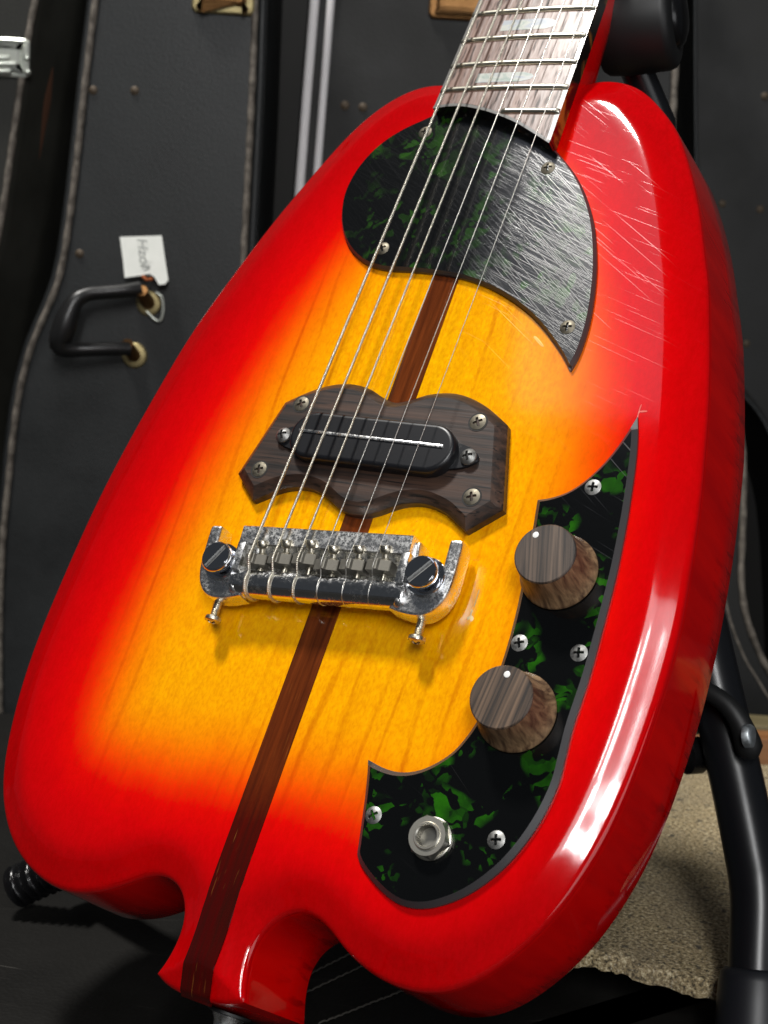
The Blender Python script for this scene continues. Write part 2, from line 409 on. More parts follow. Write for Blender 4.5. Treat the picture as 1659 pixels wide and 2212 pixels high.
def box(x0, x1, y0, y1, z0, z1, b=0.0):
    bm = bmesh.new(); bmesh.ops.create_cube(bm, size=1)
    for v in bm.verts:
        v.co = Vector(((x0 + x1) / 2 + v.co.x * (x1 - x0), (y0 + y1) / 2 + v.co.y * (y1 - y0), (z0 + z1) / 2 + v.co.z * (z1 - z0)))
    if b: bmesh.ops.bevel(bm, geom=bm.edges[:], offset=b, segments=2, profile=0.5, affect='EDGES')
    bm.verts.index_update(); V = [tuple(v.co) for v in bm.verts]; F = [tuple(v.index for v in f.verts) for f in bm.faces]; bm.free()
    return V, F
def T(x, y, z): return Matrix.Translation((x, y, z))
def R(a, ax): return Matrix.Rotation(a, 4, ax)
def poly_dist(Q, P):
    """distance of points Q to closed polyline P"""
    A = P; B = np.roll(P, -1, 0); D = B - A; L = np.maximum((D * D).sum(1), 1e-12); out = np.empty(len(Q))
    for s in range(0, len(Q), 2000):
        q = Q[s:s + 2000, None, :]; t = np.clip(((q - A) * D).sum(2) / L, 0, 1)
        out[s:s + 2000] = np.sqrt((((A + t[..., None] * D) - q) ** 2).sum(2).min(1))
    return out
def inside(Q, P):
    x, y = Q[:, 0], Q[:, 1]; c = np.zeros(len(Q), bool); n = len(P)
    for i in range(n):
        x1, y1 = P[i]; x2, y2 = P[(i + 1) % n]
        if y1 == y2: continue
        c ^= ((y1 > y) != (y2 > y)) & (x < (x2 - x1) * (y - y1) / (y2 - y1) + x1)
    return c

def dome_plate(outline, prof, zbot, grid=6.0, noise=None):
    """flat-topped plate whose height follows the distance to its edge (bevels meet in mitres at corners)"""
    P = np.array(outline, float)
    if area2(P) < 0: P = P[::-1]
    keep = [0]
    for i in range(1, len(P)):
        if np.linalg.norm(P[i] - P[keep[-1]]) > 0.15: keep.append(i)
    P = P[keep]; nb = len(P); pr = np.array(prof, float); parts = [P]; cons = [(i, (i + 1) % nb) for i in range(nb)]; tot = nb
    for d in list(pr[1:, 0]) + [pr[-1, 0] + 0.5]:
        Q = inset(P, d, 6.0); ok = inside(Q, P) & (np.abs(poly_dist(Q, P) - d) < 0.05 + 0.02 * d); parts.append(Q[ok])
        idx = np.cumsum(ok) - 1
        cons += [(tot + int(idx[i]), tot + int(idx[(i + 1) % nb])) for i in range(nb) if ok[i] and ok[(i + 1) % nb]]
        tot += int(ok.sum())
    lo, hi = P.min(0), P.max(0)
    g = np.array([(x, y) for x in np.arange(lo[0], hi[0], grid) for y in np.arange(lo[1], hi[1], grid)]); g = g[inside(g, P)]
    parts.append(g[poly_dist(g, P) > pr[-1, 0] + 1.2])
    lim = pr[-1, 0]
    g = np.array([(x, y) for x in np.arange(lo[0], hi[0], max(.5, lim * .3)) for y in np.arange(lo[1], hi[1], max(.5, lim * .3))]) if lim < 8 and (hi - lo).max() < 220 else np.zeros((0, 2))
    if len(g):                                                     # fill points where bevels collide (tips)
        g = g[inside(g, P)]; dg_ = poly_dist(g, P); g = g[(dg_ > .3) & (dg_ < lim)]
        near = np.vstack(parts); g = np.array([q for q in g if np.min(((near - q) ** 2).sum(1)) > 1.3 ** 2]).reshape(-1, 2); parts.append(g)
    Q = np.vstack(parts); r = delaunay_2d_cdt([Vector((float(x), float(y))) for x, y in Q], cons, [], 1, 0.01)
    X = np.array([(v.x, v.y) for v in r[0]]); D = poly_dist(X, P); og = {}
    for k, src in enumerate(r[3]):
        for q in src:
            if q < nb: og[q] = k; D[k] = 0.0
    Z = np.interp(D, pr[:, 0], pr[:, 1])
    if noise is not None: Z = Z + noise(X, D)
    V = [(x, y, z) for (x, y), z in zip(X, Z)]; F = [tuple(f) for f in r[2]]
    I = [0 if np.mean(D[list(f)]) > lim - 0.05 else 1 for f in F]
    b0 = len(V); V += [(X[og[i]][0], X[og[i]][1], zbot) for i in range(nb)]
    for i in range(nb):
        j = (i + 1) % nb; F.append((og[i], og[j], b0 + j, b0 + i)); I.append(1)
    F.append(tuple(b0 + i for i in range(nb))[::-1]); I.append(1)
    return V, F, I

# pixel helpers for things further back: a point on an upright plane facing the camera, or on a level plane
HF = Vector((FWD.x, FWD.y, 0)).normalized(); HR = Vector((HF.y, -HF.x, 0))
def ray(px, py): return FWD + RIGHT * ((px - PX) / FPX) - UP * ((py - PY) / FPX)
def upright(px, py, D):
    r = ray(px, py); s = D / r.dot(HF); return CW + r * s
def level(px, py, z):
    r = ray(px, py); s = (z - CW.z) / r.z; return CW + r * s
def gray(px, py, zg):
    """guitar-frame point (mm) on the plane z = zg seen at the pixel"""
    r = MG.transposed() @ ray(px, py); c = Vector(CAM_G); return c + r * ((zg - c.z) / r.z)

# ================================================================== setting
ZF = -0.178                                                # top of the flat black case
ZG = ZF - 0.095                                            # floor
YAW = math.atan2(HR.y, HR.x)
FOOT = Vector((CW.x, CW.y, 0))
def struct(o): o['kind'] = 'structure'; return o
V, F = box(-2500, 2500, -1500, 2500, -20, 0)
fl = mesh('floor', V, F, M_WALL); fl.location = (FOOT.x, FOOT.y, ZG); fl.rotation_euler = (0, 0, YAW); struct(fl)
V, F = box(-2500, 2500, 0, 40, 0, 1600)
wl = mesh('wall', V, F, M_WALL); p = FOOT + HF * 1.45; wl.location = (p.x, p.y, ZG); wl.rotation_euler = (0, 0, YAW); struct(wl)

# ================================================================== electric guitar
guitar = empty('electric_guitar', 'cherry sunburst electric guitar with tortoise pickguards leaning on black stand', 'guitar', (0, 0, 0), (math.pi / 2 - LEAN, 0, 0))

EL = [(-40.9,230.2),(-50.7,228.6),(-60.2,223.3),(-68.8,214.8),(-76.3,203.7),(-83.0,190.1),(-90.5,172.9),(-98.2,153.7),(-109.6,119.3),(-116.1,95.0),(-121.3,64.1),(-124.6,39.1),(-126.6,15.2),(-127.2,-12.0),(-126.9,-39.1),(-125.2,-58.2),(-122.4,-73.6),(-118.3,-89.0),(-113.2,-100.8),(-107.2,-109.6),(-99.5,-117.3),(-89.1,-123.8),(-75.8,-128.0),(-64.1,-128.2),(-51.2,-124.4),(-41.5,-118.6),(-34.4,-114.2),(-27.9,-112.7),(-21.4,-114.7),(-16.8,-119.3),(-14.4,-125.8),(-14.4,-132.7),(-15.8,-138.6),(-17.8,-143.8)]
ET = [(-10,-146.6),(2,-146.8),(12,-145.2)]
ER = [(32.3,229.5),(39.5,229.2),(46.2,227.6),(52.5,224.4),(59.2,218.7),(65.4,212.2),(71.7,205.0),(77.1,195.4),(82.3,185.3),(86.2,176.9),(90.6,166.4),(94.9,154.4),(98.3,144.9),(102.0,134.3),(105.8,120.2),(109.1,107.3),(112.0,94.8),(114.6,82.5),(117.8,64.3),(119.7,52.6),(121.9,35.4),(123.7,18.6),(124.7,4.8),(124.7,-13.5),(123.8,-30.9),(122.4,-46.0),(120.3,-59.4),(117.8,-69.8),(114.6,-79.8),(110.6,-89.5),(106.0,-97.6),(101.1,-104.6),(96.1,-110.7),(90.6,-115.8),(83.8,-120.2),(77.9,-122.2),(70.8,-123.2),(63.0,-122.9),(54.5,-121.0),(48.8,-118.7),(42.7,-115.3),(38.4,-112.4),(34.2,-110.4),(29.1,-109.8),(24.1,-111.1),(20.1,-114.0),(17.2,-117.8),(15.2,-122.5),(14.4,-128.0),(15.5,-134.1),(18.4,-142.6)]
ctl = EL + ET + ER[::-1] + [(24, 226.5), (10, 225), (-8, 225.5), (-25, 228.5)]
i1, i2 = len(EL) - 1, len(EL) + len(ET)
OUT = spline(ctl, True, 1.6, (i1, i2))
def smooth_closed(P, keep, it=6):
    P = P.copy(); d = np.min([np.linalg.norm(P - np.array(k), axis=1) for k in keep], axis=0)
    wgt = np.clip((d - 3) / 8, 0, 1)[:, None]
    for _ in range(it): P = P + wgt * 0.5 * (0.5 * (np.roll(P, 1, 0) + np.roll(P, -1, 0)) - P)
    return P
OUT = smooth_closed(OUT, [ctl[i1], ctl[i2]], 14)
if area2(OUT) < 0: OUT = OUT[::-1]
BW = 11.5
PROF = np.array([(0, -7.0), (0.25, -6.1), (0.7, -5.45), (1.4, -4.95), (2.4, -4.5), (BW * .5, -3.05), (7.6, -2.18), (9.0, -1.56), (10.4, -1.02), (11.8, -0.58), (13.2, -0.26), (14.6, -0.07), (16.0, 0.0), (400, 0.0)])
def ztop(d): return np.interp(d, PROF[:, 0], PROF[:, 1])
BURST = spline([(-55,145),(-65,118),(-74,82),(-81,47),(-86,14),(-89,-20),(-89,-51),(-84,-73),(-70,-84),(-43,-86),(-14,-84),(16,-81),(38,-82),(58,-83),(78,-73),(92,-47),(98,-15),(97,17),(90,60),(82,95),(72,123),(58,153),(39,180),(6,196),(-34,180)], True, 4)
def burst_at(Q):
    d = poly_dist(Q, BURST); return np.where(inside(Q, BURST), d, -d)
def add_attr(me, vals):
    a = me.attributes.new('burst', 'FLOAT', 'POINT'); a.data.foreach_set('value', np.asarray(vals, dtype=np.float32))

def make_body():
    pts = [tuple(q) for q in OUT]; nb = len(pts)
    extra = []
    for d in (0.25, 0.7, 1.4, 2.4, 4.2, BW * .5, 7.6, 9.0, 10.4, 11.8, 13.2, 14.6, 16.0):
        Q = inset(OUT, d)[::1 if d < 13 else 2]
        ok = inside(Q, OUT) & (poly_dist(Q, OUT) > d - 0.06 - 0.02 * d)
        extra.append(Q[ok])
    g = np.array([(x, y) for x in np.arange(-128, 128, 4.0) for y in np.arange(-150, 232, 4.0)], float)
    g[:, 0] += 0.0; ok = inside(g, OUT); g = g[ok]; g = g[poly_dist(g, OUT) > 17.5]
    tail = np.array([(x, y) for x in np.arange(-16, 17, 1.5) for y in np.arange(-146, -112, 1.5)], float)   # ridge of the tail block
    tail = tail[inside(tail, OUT)]; tail = tail[poly_dist(tail, OUT) > 3]
    Q = np.vstack([OUT] + extra + [g, tail])
    vs = [Vector((float(x), float(y))) for x, y in Q]
    r = delaunay_2d_cdt(vs, [(i, (i + 1) % nb) for i in range(nb)], [], 1, 0.05)
    P = np.array([(v.x, v.y) for v in r[0]]); tris = [tuple(f) for f in r[2]]
    orig = {}
    for k, src in enumerate(r[3]):
        for s_ in src:
            if s_ < nb: orig[s_] = k
    D = poly_dist(P, OUT); D[[orig[i] for i in range(nb)]] = 0.0
    V = [(x, y, z) for (x, y), z in zip(P, ztop(D))]
    B = burst_at(P).tolist(); n0 = len(V)
    F = list(tris); I = [0] * len(F)
    prev = [orig[i] for i in range(nb)]
    nrm_ = inset(OUT, 1) - OUT; fl_ = 1.6 + 2.6 * np.clip((OUT[:, 1] - 5) / 80, 0, 1)            # sides lean out a little towards the back
    for dz, ins, kf in ((-9, 0, .06), (-20, 0, .36), (-32, 0, .68), (-44.5, 0, 1.0), (-46.2, .6, 1.0), (-47, 2.0, 1.0)):
        Qr = OUT + nrm_ * (ins - fl_ * kf)[:, None]
        cur = list(range(len(V), len(V) + nb)); V += [(x, y, dz) for x, y in Qr]; B += [-40.0] * nb
        for i in range(nb):
            j = (i + 1) % nb; F.append((prev[i], prev[j], cur[j], cur[i])); I.append(1)
        prev = cur
    F.append(tuple(prev)); I.append(1)
    o = mesh('body', V, F, [M_BURST, M_RED], guitar, 50, MM, I)
    add_attr(o.data, B); return o
body = make_body()

# walnut lamination running the length of the top and over the tail bevel
def make_stripe():
    ys = np.r_[np.arange(-147.4, -128, 0.8), np.arange(-128, 229, 3.0)]; xs = [-6, -5.9, -3, 0, 3, 5.9, 6]
    V = []; F = []; B = []; nx = len(xs)
    for y in ys:
        Q = np.array([(x, y) for x in xs]); ins = inside(Q, OUT); d = np.where(ins, poly_dist(Q, OUT), 0)
        z = ztop(d)
        for k, x in enumerate(xs): V.append((x, y, z[k] + ((0.45 if y < -118 else 0.14) if 0 < k < nx - 1 else -0.6)))
        B += burst_at(Q).tolist()
    for a in range(len(ys) - 1):
        for k in range(nx - 1): F.append((a * nx + k, a * nx + k + 1, (a + 1) * nx + k + 1, (a + 1) * nx + k))
    for k in range(nx): V.append((xs[k], -147.4, -44)); B.append(-40)
    n = len(ys) * nx
    for k in range(nx - 1): F.append((n + k, n + k + 1, k + 1, k))
    o = mesh('center_stripe', V, F, M_STRIPE, guitar, 50); add_attr(o.data, B); return o
make_stripe()

# ------------------------------------------------------------------ neck and fretboard
YN = 470.0
def fbz(y): return 8.4 - (y - 190) * 0.026                  # fretboard top falls back with the neck angle
def fbh(y): return 28.9 - (y - 200) * 0.0
def halfw(y): return 28.9 + (y - 195) * -0.016
RADC = 0.0011
def zcrown(x, y): return fbz(y) + 0.9 - RADC * x * x
ENDC = spline([(-28.9,207.0),(-21,207.6),(-14,207.0),(-5.4,204.9),(3,202),(11.4,198.4),(18.6,194.4),(28.9,188.4)], False, 1.5)
def yend(x): return float(np.interp(x, ENDC[:, 0], ENDC[:, 1]))
def make_fretboard():
    xs = np.linspace(-1, 1, 33); V = []; F = []; nx = len(xs)
    ts = [0, .004, .03] + list(np.linspace(.08, 1, 14))
    for t in ts:
        for s in xs:
            y0 = yend(s * 28.9); y = y0 + t * (YN - y0); x = s * (halfw(y) - 1.7); V.append((x, y, zcrown(x, y)))
    n1 = len(V)
    for t in ts:
        for s in xs:
            y0 = yend(s * 28.9); y = y0 + t * (YN - y0); x = s * (halfw(y) - 1.7); V.append((x, y, fbz(y) - 5.5))
    m = len(ts)
    for a in range(m - 1):
        for k in range(nx - 1):
            q = (a * nx + k, a * nx + k + 1, (a + 1) * nx + k + 1, (a + 1) * nx + k); F.append(q); F.append(tuple(n1 + i for i in q[::-1]))
    for k in range(nx - 1): F.append((k, k + 1, n1 + k + 1, n1 + k)); F.append(tuple((m - 1) * nx + i for i in (k, k + 1)) + (n1 + (m - 1) * nx + k + 1, n1 + (m - 1) * nx + k))
    for a in range(m - 1):
        for k in (0, nx - 1): F.append((a * nx + k, (a + 1) * nx + k, n1 + (a + 1) * nx + k, n1 + a * nx + k))
    return mesh('fretboard', V, F, M_FB, guitar, 40)
fretboard = make_fretboard()
# tortoise binding: two sides and the curved end, each a strip around the board
def strip(path_xy, name, mats, inner):
    V = []; F = []
    for (x, y), (xi, yi) in zip(path_xy, inner):
        zt = zcrown(x, y) + 0.02; V += [(xi, yi, zcrown(xi, yi) + 0.03), (x, y, zt - 0.05), (x, y, fbz(y) - 7.0), (xi, yi, fbz(y) - 7.0)]
    I = []
    for i in range(len(path_xy) - 1):
        for k in range(4):
            j = (k + 1) % 4; F.append((4 * i + k, 4 * i + j, 4 * i + 4 + j, 4 * i + 4 + k)); I.append(1 if k == 0 else 0)
    F += [(0, 1, 2, 3), tuple(len(V) - 4 + k for k in (3, 2, 1, 0))]; I += [0, 0]
    return mesh(name, V, F, mats, fretboard, 40, MM, I)
M_BINDTOP = mat('binding_top', (0.16, 0.155, 0.145), 0.3, coat=0.4)
for s in (-1, 1):
    ys = np.linspace(yend(s * 28.9), YN, 40)
    strip([(s * halfw(y), y) for y in ys], 'binding', [M_BIND, M_BINDTOP], [(s * (halfw(y) - 1.7), y) for y in ys])
xs = np.linspace(-28.9, 28.9, 60)
strip([(x, yend(x) - 1.3) for x in xs], 'end_binding', [M_BIND, M_BINDTOP], [(x, yend(x)) for x in xs])
# frets
def make_fret(n):
    y = -1.5 + 648 * 2 ** (-n / 12); hw = halfw(y) - 0.3; x0 = -hw
    if n == 20: x0 = 3.6
    xs = np.linspace(x0, hw, 22); V = []; F = []
    prof = [(-1.25, 0.0), (-1.15, 0.55), (-0.7, 1.0), (0, 1.15), (0.7, 1.0), (1.15, 0.55), (1.25, 0.0)]
    for i, x in enumerate(xs):
        e = 0.5 if i in (0, len(xs) - 1) else 1.0
        for (dy, dz) in prof: V.append((x, y + dy, zcrown(x, y) + dz * e))
    k = len(prof)
    for i in range(len(xs) - 1):
        for j in range(k - 1): F.append((i * k + j, i * k + j + 1, (i + 1) * k + j + 1, (i + 1) * k + j))
    F += [tuple(range(k)), tuple((len(xs) - 1) * k + j for j in range(k))]
    mesh('fret', V, F, M_FRET, fretboard, 60)
for n in range(8, 21): make_fret(n)
for y0, y1, xa, xb in ((245.2, 250.8, -11.2, 13.6), (217.8, 222.6, -13.4, 12.2), (277.5, 283.5, -12, 13), (330, 340, -13, 13)):
    ym = (y0 + y1) / 2; h = (y1 - y0) / 2
    P = [(xa, ym - h), (xb - 5, ym - h), (xb - 1.2, ym - h * .55), (xb, ym), (xb - 1.2, ym + h * .55), (xb - 5, ym + h), (xa, ym + h)]
    P = np.array([np.array(P[i]) + (np.array(P[(i + 1) % 7]) - np.array(P[i])) * t for i in range(7) for t in np.linspace(0, 1, 8)[:-1]])
    V = [(x, y, zcrown(x, y) + 0.09) for x, y in P] + [(x, y, zcrown(x, y) - 0.6) for x, y in P]; n = len(P)
    F = [(i, (i + 1) % n, n + (i + 1) % n, n + i) for i in range(n)]
    q = [((xa + xb) / 2, ym)]
    V.append((q[0][0], ym, zcrown(q[0][0], ym) + 0.09)); F += [(i, (i + 1) % n, 2 * n) for i in range(n)]
    mesh('inlay', V, F, M_PEARL, fretboard, 40)
# neck: rounded back, thick heel inside the body
def make_neck():
    V = []; F = []; ys = np.r_[np.linspace(186, 224, 8), np.linspace(226, 260, 10), np.linspace(270, YN, 8)]; n = 20
    for y in ys:
        hw = halfw(y) - 0.35; zt = fbz(y) - 6.9
        h = np.interp(y, [186, 222, 250, 300, YN], [36, 36, 28, 22, 20])
        for k in range(n + 1):
            a = math.pi * k / n; cx_, sn = math.cos(a), math.sin(a)
            V.append((hw * math.copysign(abs(cx_) ** 0.62, cx_), y, zt - h * sn ** 0.85))
    for i in range(len(ys) - 1):
        for k in range(n): F.append((i * (n + 1) + k, i * (n + 1) + k + 1, (i + 1) * (n + 1) + k + 1, (i + 1) * (n + 1) + k))
        F.append((i * (n + 1) + n, i * (n + 1), (i + 1) * (n + 1), (i + 1) * (n + 1) + n))
    F += [tuple(range(n + 1)), tuple((len(ys) - 1) * (n + 1) + k for k in range(n + 1))]
    mesh('neck', V, F, M_RED, guitar, 60)
make_neck()

# ------------------------------------------------------------------ screws: a domed head with a real Phillips recess
def phillips(name, r, dome, m, parent, x, y, z, ang=0.3, sink=0.0, rx=0.0, ry=0.0):
    n, k = 40, 9; V = [(0, 0, -0.9)]; F = []; I = []
    rs = [r * t for t in (0.10, 0.17, 0.24, 0.34, 0.46, 0.56, 0.62, 0.80, 0.95, 1.0)]
    def h(rad, a):
        zz = dome * (1 - (rad / r) ** 2)
        px_, py_ = rad * math.cos(a), rad * math.sin(a); arm = 0.13 * r; L = 0.58 * r
        if (abs(px_) < arm and abs(py_) < L) or (abs(py_) < arm and abs(px_) < L): return zz - 0.32 * r, True
        return zz, False
    rec = {}
    for i, rad in enumerate(rs):
        for j in range(n):
            a = 2 * math.pi * j / n; zz, q = h(rad, a); V.append((rad * math.cos(a), rad * math.sin(a), zz)); rec[len(V) - 1] = q
    rec[0] = True; V[0] = (0, 0, dome - 0.34 * r)
    for j in range(n): F.append((0, 1 + j, 1 + (j + 1) % n))
    for i in range(len(rs) - 1):
        for j in range(n): F.append((1 + i * n + j, 1 + i * n + (j + 1) % n, 1 + (i + 1) * n + (j + 1) % n, 1 + (i + 1) * n + j))
    b = len(V)
    for j in range(n): V.append((r * 1.0 * math.cos(2 * math.pi * j / n), r * math.sin(2 * math.pi * j / n), -0.7))
    o = 1 + (len(rs) - 1) * n
    for j in range(n): F.append((o + j, o + (j + 1) % n, b + (j + 1) % n, b + j))
    for f in F: I.append(1 if sum(rec.get(q, False) for q in f) >= 2 else 0)
    M = T(x, y, z - sink) @ R(ry, 'Y') @ R(rx, 'X') @ R(ang, 'Z')
    return MB().add(V, F, M).__class__.build(_mb(V, F, M, I), name, [m, M_RECESS], parent, 50)
def _mb(V, F, M, I):
    q = MB(); q.add(V, F, M); q.I = list(I); return q

# ------------------------------------------------------------------ pickguards
G1 = [(-30.3,207.4),(-35.6,204.6),(-43.4,200.0),(-50.4,193.9),(-55.7,186.2),(-59.0,177.0),(-59.8,166.8),(-57.6,156.9),(-53.3,148.1),(-47.8,141.2),(-41.4,136.1),(-35.0,133.0),(-27.0,131.3),(-16.6,131.1),(-5.7,130.6),(5.2,129.4),(13.8,127.5),(23.0,124.4),(32.6,119.8),(40.8,114.8),(48.0,109.2),(54.2,103.4),(59.3,98.0),(63.6,92.6),(64.9,98.5),(65.3,106.9),(64.8,115.2),(63.2,126.0),(60.9,136.4),(58.0,145.9),(54.6,154.9),(50.0,163.9),(44.4,172.6),(38.0,180.2),(31.0,187.0),(26.3,191.3),(20,195.5),(12,200),(2,204),(-8,206.5),(-17.7,208.5),(-25.3,208.8)]
P1 = spline(G1, True, 1.5, (23,))
def guard(name, P, label, m, bev, h, edge_lo):
    V, F, I = dome_plate(P, [(0, edge_lo), (bev, h)], 0.05)
    o = mesh(name, V, F, [m, M_GUARD_EDGE], guitar, 18, MM, I); o['label'] = label; return o
g1 = guard('pickguard', P1, 'scratched green tortoise pickguard below the fretboard', M_TORT_S, 0.9, 3.0, 1.4)
for x, y, a in ((-31.8, 197.6, 0.2), (-31.0, 140.1, 0.5), (28.9, 179.5, 0.25), (58.1, 109.3, 0.1)):
    phillips('screw', 2.9, 0.7, M_SCREW_D, g1, x, y, 3.1, a)
G2 = [(93.0,77.0),(95.2,69.1),(97.0,60.0),(98.3,51.1),(99.7,40.5),(100.7,30.7),(101.5,20.9),(101.9,11.8),(102.2,2.3),(102.4,-7.2),(102.5,-16.5),(102.2,-25.2),(101.9,-34),(102.3,-43),(102.6,-51.2),(101.5,-59.4),(99.7,-66.4),(97.1,-73.3),(93.9,-79.7),(89.9,-85.4),(86.0,-89.8),(81.9,-93.4),(76.9,-96.7),(72.8,-98.6),(68.6,-99.7),(64.4,-99.9),(60.2,-99.1),(55.4,-97.2),(50.6,-94.6),(46.4,-91.7),(44.0,-89.0),(43.3,-86.0),(41.9,-79.6),(40.1,-71.3),(38.2,-63.8),(36.6,-58.6),(42.4,-59.9),(47.6,-60.2),(52.2,-59.4),(56.3,-57.6),(60.1,-54.9),(63.7,-51.4),(66.4,-47.5),(69.5,-40.0),(71.6,-30),(72.2,-18.7),(72.2,-9.6),(71.9,-2.8),(71.3,4.7),(70.4,12.4),(69.3,22),(68.2,31.6),(67.5,36.3),(66.7,41.6),(71.3,43.0),(76.6,45.9),(81.1,50.3),(85.1,56.1),(88.1,62.0),(90.8,69.3)]
P2 = spline(G2, True, 1.5, (0, 35, 53))
g2 = guard('control_plate', P2, 'glossy green tortoise plate carrying knobs and jack', M_TORT, 1.7, 3.0, 1.2)
for x, y, a in ((85.7, 48.0, 0.1), (76.9, -10.2, 0.35), (97.7, -9.8, 0.2), (46.0, -75.8, 0.7), (89.1, -73.3, 0.25)):
    phillips('screw', 2.9, 0.6, M_SCREW_B, g2, x, y, 3.1, a)

# jack: washer, hex nut with chamfered corners, threaded barrel
jk = MB(); V, F = lathe([(6.9, 0), (6.9, 0.7), (6.5, 0.95), (4.2, 0.95)], 40); jk.add(V, F, T(68.2, -78.2, 3.05))
jack = jk.build('jack_washer', M_JACK, guitar, 30)
def hexnut():
    V = []; F = []; n = 48; h = 3.0; fl_ = 6.2
    def rad(a):
        b = (a + math.pi / 6) % (math.pi / 3) - math.pi / 6; return fl_ / math.cos(b)
    for zz, f in ((0, 1), (h - 0.9, 1), (h, 0)):
        for i in range(n):
            a = 2 * math.pi * i / n; r_ = rad(a) if f else min(rad(a), fl_ * 1.0)
            z_ = zz - (max(0, rad(a) - fl_) * 0.75 if (f and zz > 0) else 0); V.append((r_ * math.cos(a), r_ * math.sin(a), z_))
    for i in range(n): V.append((4.3 * math.cos(2 * math.pi * i / n), 4.3 * math.sin(2 * math.pi * i / n), h))
    for k in range(3):
        for i in range(n): F.append((k * n + i, k * n + (i + 1) % n, (k + 1) * n + (i + 1) % n, (k + 1) * n + i))
    return V, F
V, F = hexnut(); q = MB(); q.add(V, F, T(68.2, -78.2, 4.0) @ R(0.42, 'Z')); q.build('jack_nut', M_JACK, jack, 22)
q = MB(); q.add(*lathe([(4.5, 0), (4.5, 4.0), (4.2, 4.4), (3.7, 4.4), (3.4, 4.0)], 40, False), T(68.2, -78.2, 3.2)); q.build('jack_barrel', M_JACK, jack, 35)
q = MB(); q.add(*lathe([(3.4, 4.0), (3.3, 2.6), (3.3, -4.7)], 40, False), T(68.2, -78.2, 3.2)); q.build('jack_bore', mat('shaded_bore_metal', (0.10, 0.095, 0.08), 0.5, 0.6), jack, 35)  # bore wall coloured darker, putting the shade inside the hole into the metal
q = MB(); q.add(*lathe([(3.3, 0), (0.1, 0)], 24, False), T(68.2, -78.2, -1.5)); q.build('jack_socket', M_RECESS, jack)

# knobs: turned wood, flared to the skirt, flat face, white dot
def knob(x, y, dot, mf, rot):
    prof = [(13.0, 0), (13.35, .35), (13.35, 1.0), (13.0, 1.6), (12.3, 3.2), (11.75, 5.2), (11.3, 7.6), (10.95, 10.2), (10.65, 12.6), (10.4, 14.3)]
    q = MB(); q.add(*lathe(prof, 64, False)); k = q.build('knob', M_KNOB, guitar, 40); k.location = (x * MM, y * MM, 3.3 * MM); k.rotation_euler = (0, 0, rot)
    q = MB(); q.add(*lathe([(10.4, 14.25), (10.4, 14.7), (10.0, 15.05), (0.05, 15.1)], 64, False)); q.build('knob_face', mf, k, 30)
    c, s = math.cos(-rot), math.sin(-rot); dx, dy = dot[0] - x, dot[1] - y
    q = MB(); q.add(*lathe([(1.05, 14.6), (1.05, 15.16), (0.9, 15.22), (0.02, 15.25)], 20, False), T(dx * c - dy * s, dx * s + dy * c, 0)); q.build('dot', M_DOT, k)
knob(83.2, 16.0, (78.2, 21.9), M_KNOBTOP, 0.25)
knob(83.4, -33.0, (83.2, -25.6), M_KNOBTOP2, -0.12)

# ------------------------------------------------------------------ pickup on its rosewood mount
half = [(0, 72.2), (6, 73.9), (12, 76.6), (18, 78.0), (24, 78.2), (30, 77.0), (36.5, 74.5), (42, 71.4), (47.8, 67.6), (56.4, 35.3), (45.2, 25.4), (40, 28.6), (36, 31.0), (30.7, 32.8), (25.0, 33.6), (18.5, 32.6), (13.5, 30.5), (9, 28.0), (4, 26.1), (0, 25.7)]
mount_ctl = half + [(-x, y) for x, y in half[-2:0:-1]]
nh = len(half); corners = {8, 9, 10, len(mount_ctl) - 8, len(mount_ctl) - 9, len(mount_ctl) - 10}
PM = spline(mount_ctl, True, 1.3, tuple(corners))
V, F, I = dome_plate(PM, [(0, 3.2), (0.25, 3.6), (3.4, 6.25), (3.8, 6.5)], 0.05)
mount = mesh('pickup_mount', V, F, M_ROSE, guitar, 28)
for x, y, a in ((-37.8, 66.1, 0.5), (37.8, 66.1, 0.5), (-45.2, 37.0, 0.3), (45.0, 37.2, 0.35)):
    q = MB(); q.add(*lathe([(3.75, 0), (3.75, .12), (2.9, .12)], 28, False), T(x, y, 6.5)); q.build('screw_recess', M_RECESS, mount)
    phillips('screw', 3.1, 0.45, M_SCREW_D, mount, x, y, 6.75, a)
def stadium(hl, hw, n=18):
    P = []
    for i in range(n + 1):
        a = -math.pi / 2 + math.pi * i / n; P.append((hl - hw + hw * math.cos(a), hw * math.sin(a)))
    for i in range(n + 1):
        a = math.pi / 2 + math.pi * i / n; P.append((-hl + hw + hw * math.cos(a), hw * math.sin(a)))
    return np.array(P)
S = stadium(34.6, 9.7); V, F = plate(S, [(0, 6.4), (0, 10.2), (0.25, 11.0), (0.9, 11.5), (1.6, 11.65)])
q = MB(); q.add(V, F, T(0.2, 51.8, 0)); pickup = q.build('pickup', M_PICKUP, guitar, 40)
q = MB(); q.add(*box(-30.6, 30.6, -0.6, 0.6, 11.2, 12.15, 0.2), T(0.0, 52.6, 0)); q.build('blade', M_CHROME, pickup)
for s in (-1, 1):
    P = spline([(s * 30, -6), (s * 38, -4.2), (s * 42.2, -1.6), (s * 42.8, 0), (s * 42.2, 1.6), (s * 38, 4.2), (s * 30, 6)], False, 1.2)
    V, F = plate(P, [(0, 6.55), (0, 7.4), (.2, 7.6)]); q = MB(); q.add(V, F, T(0.2, 51.5, 0)); q.build('ear', M_PICKUP, pickup)
    phillips('height_screw', 3.1, 1.5, M_SCREW_B, pickup, s * 39.4 + .2, 51.4, 8.6, 0.4)

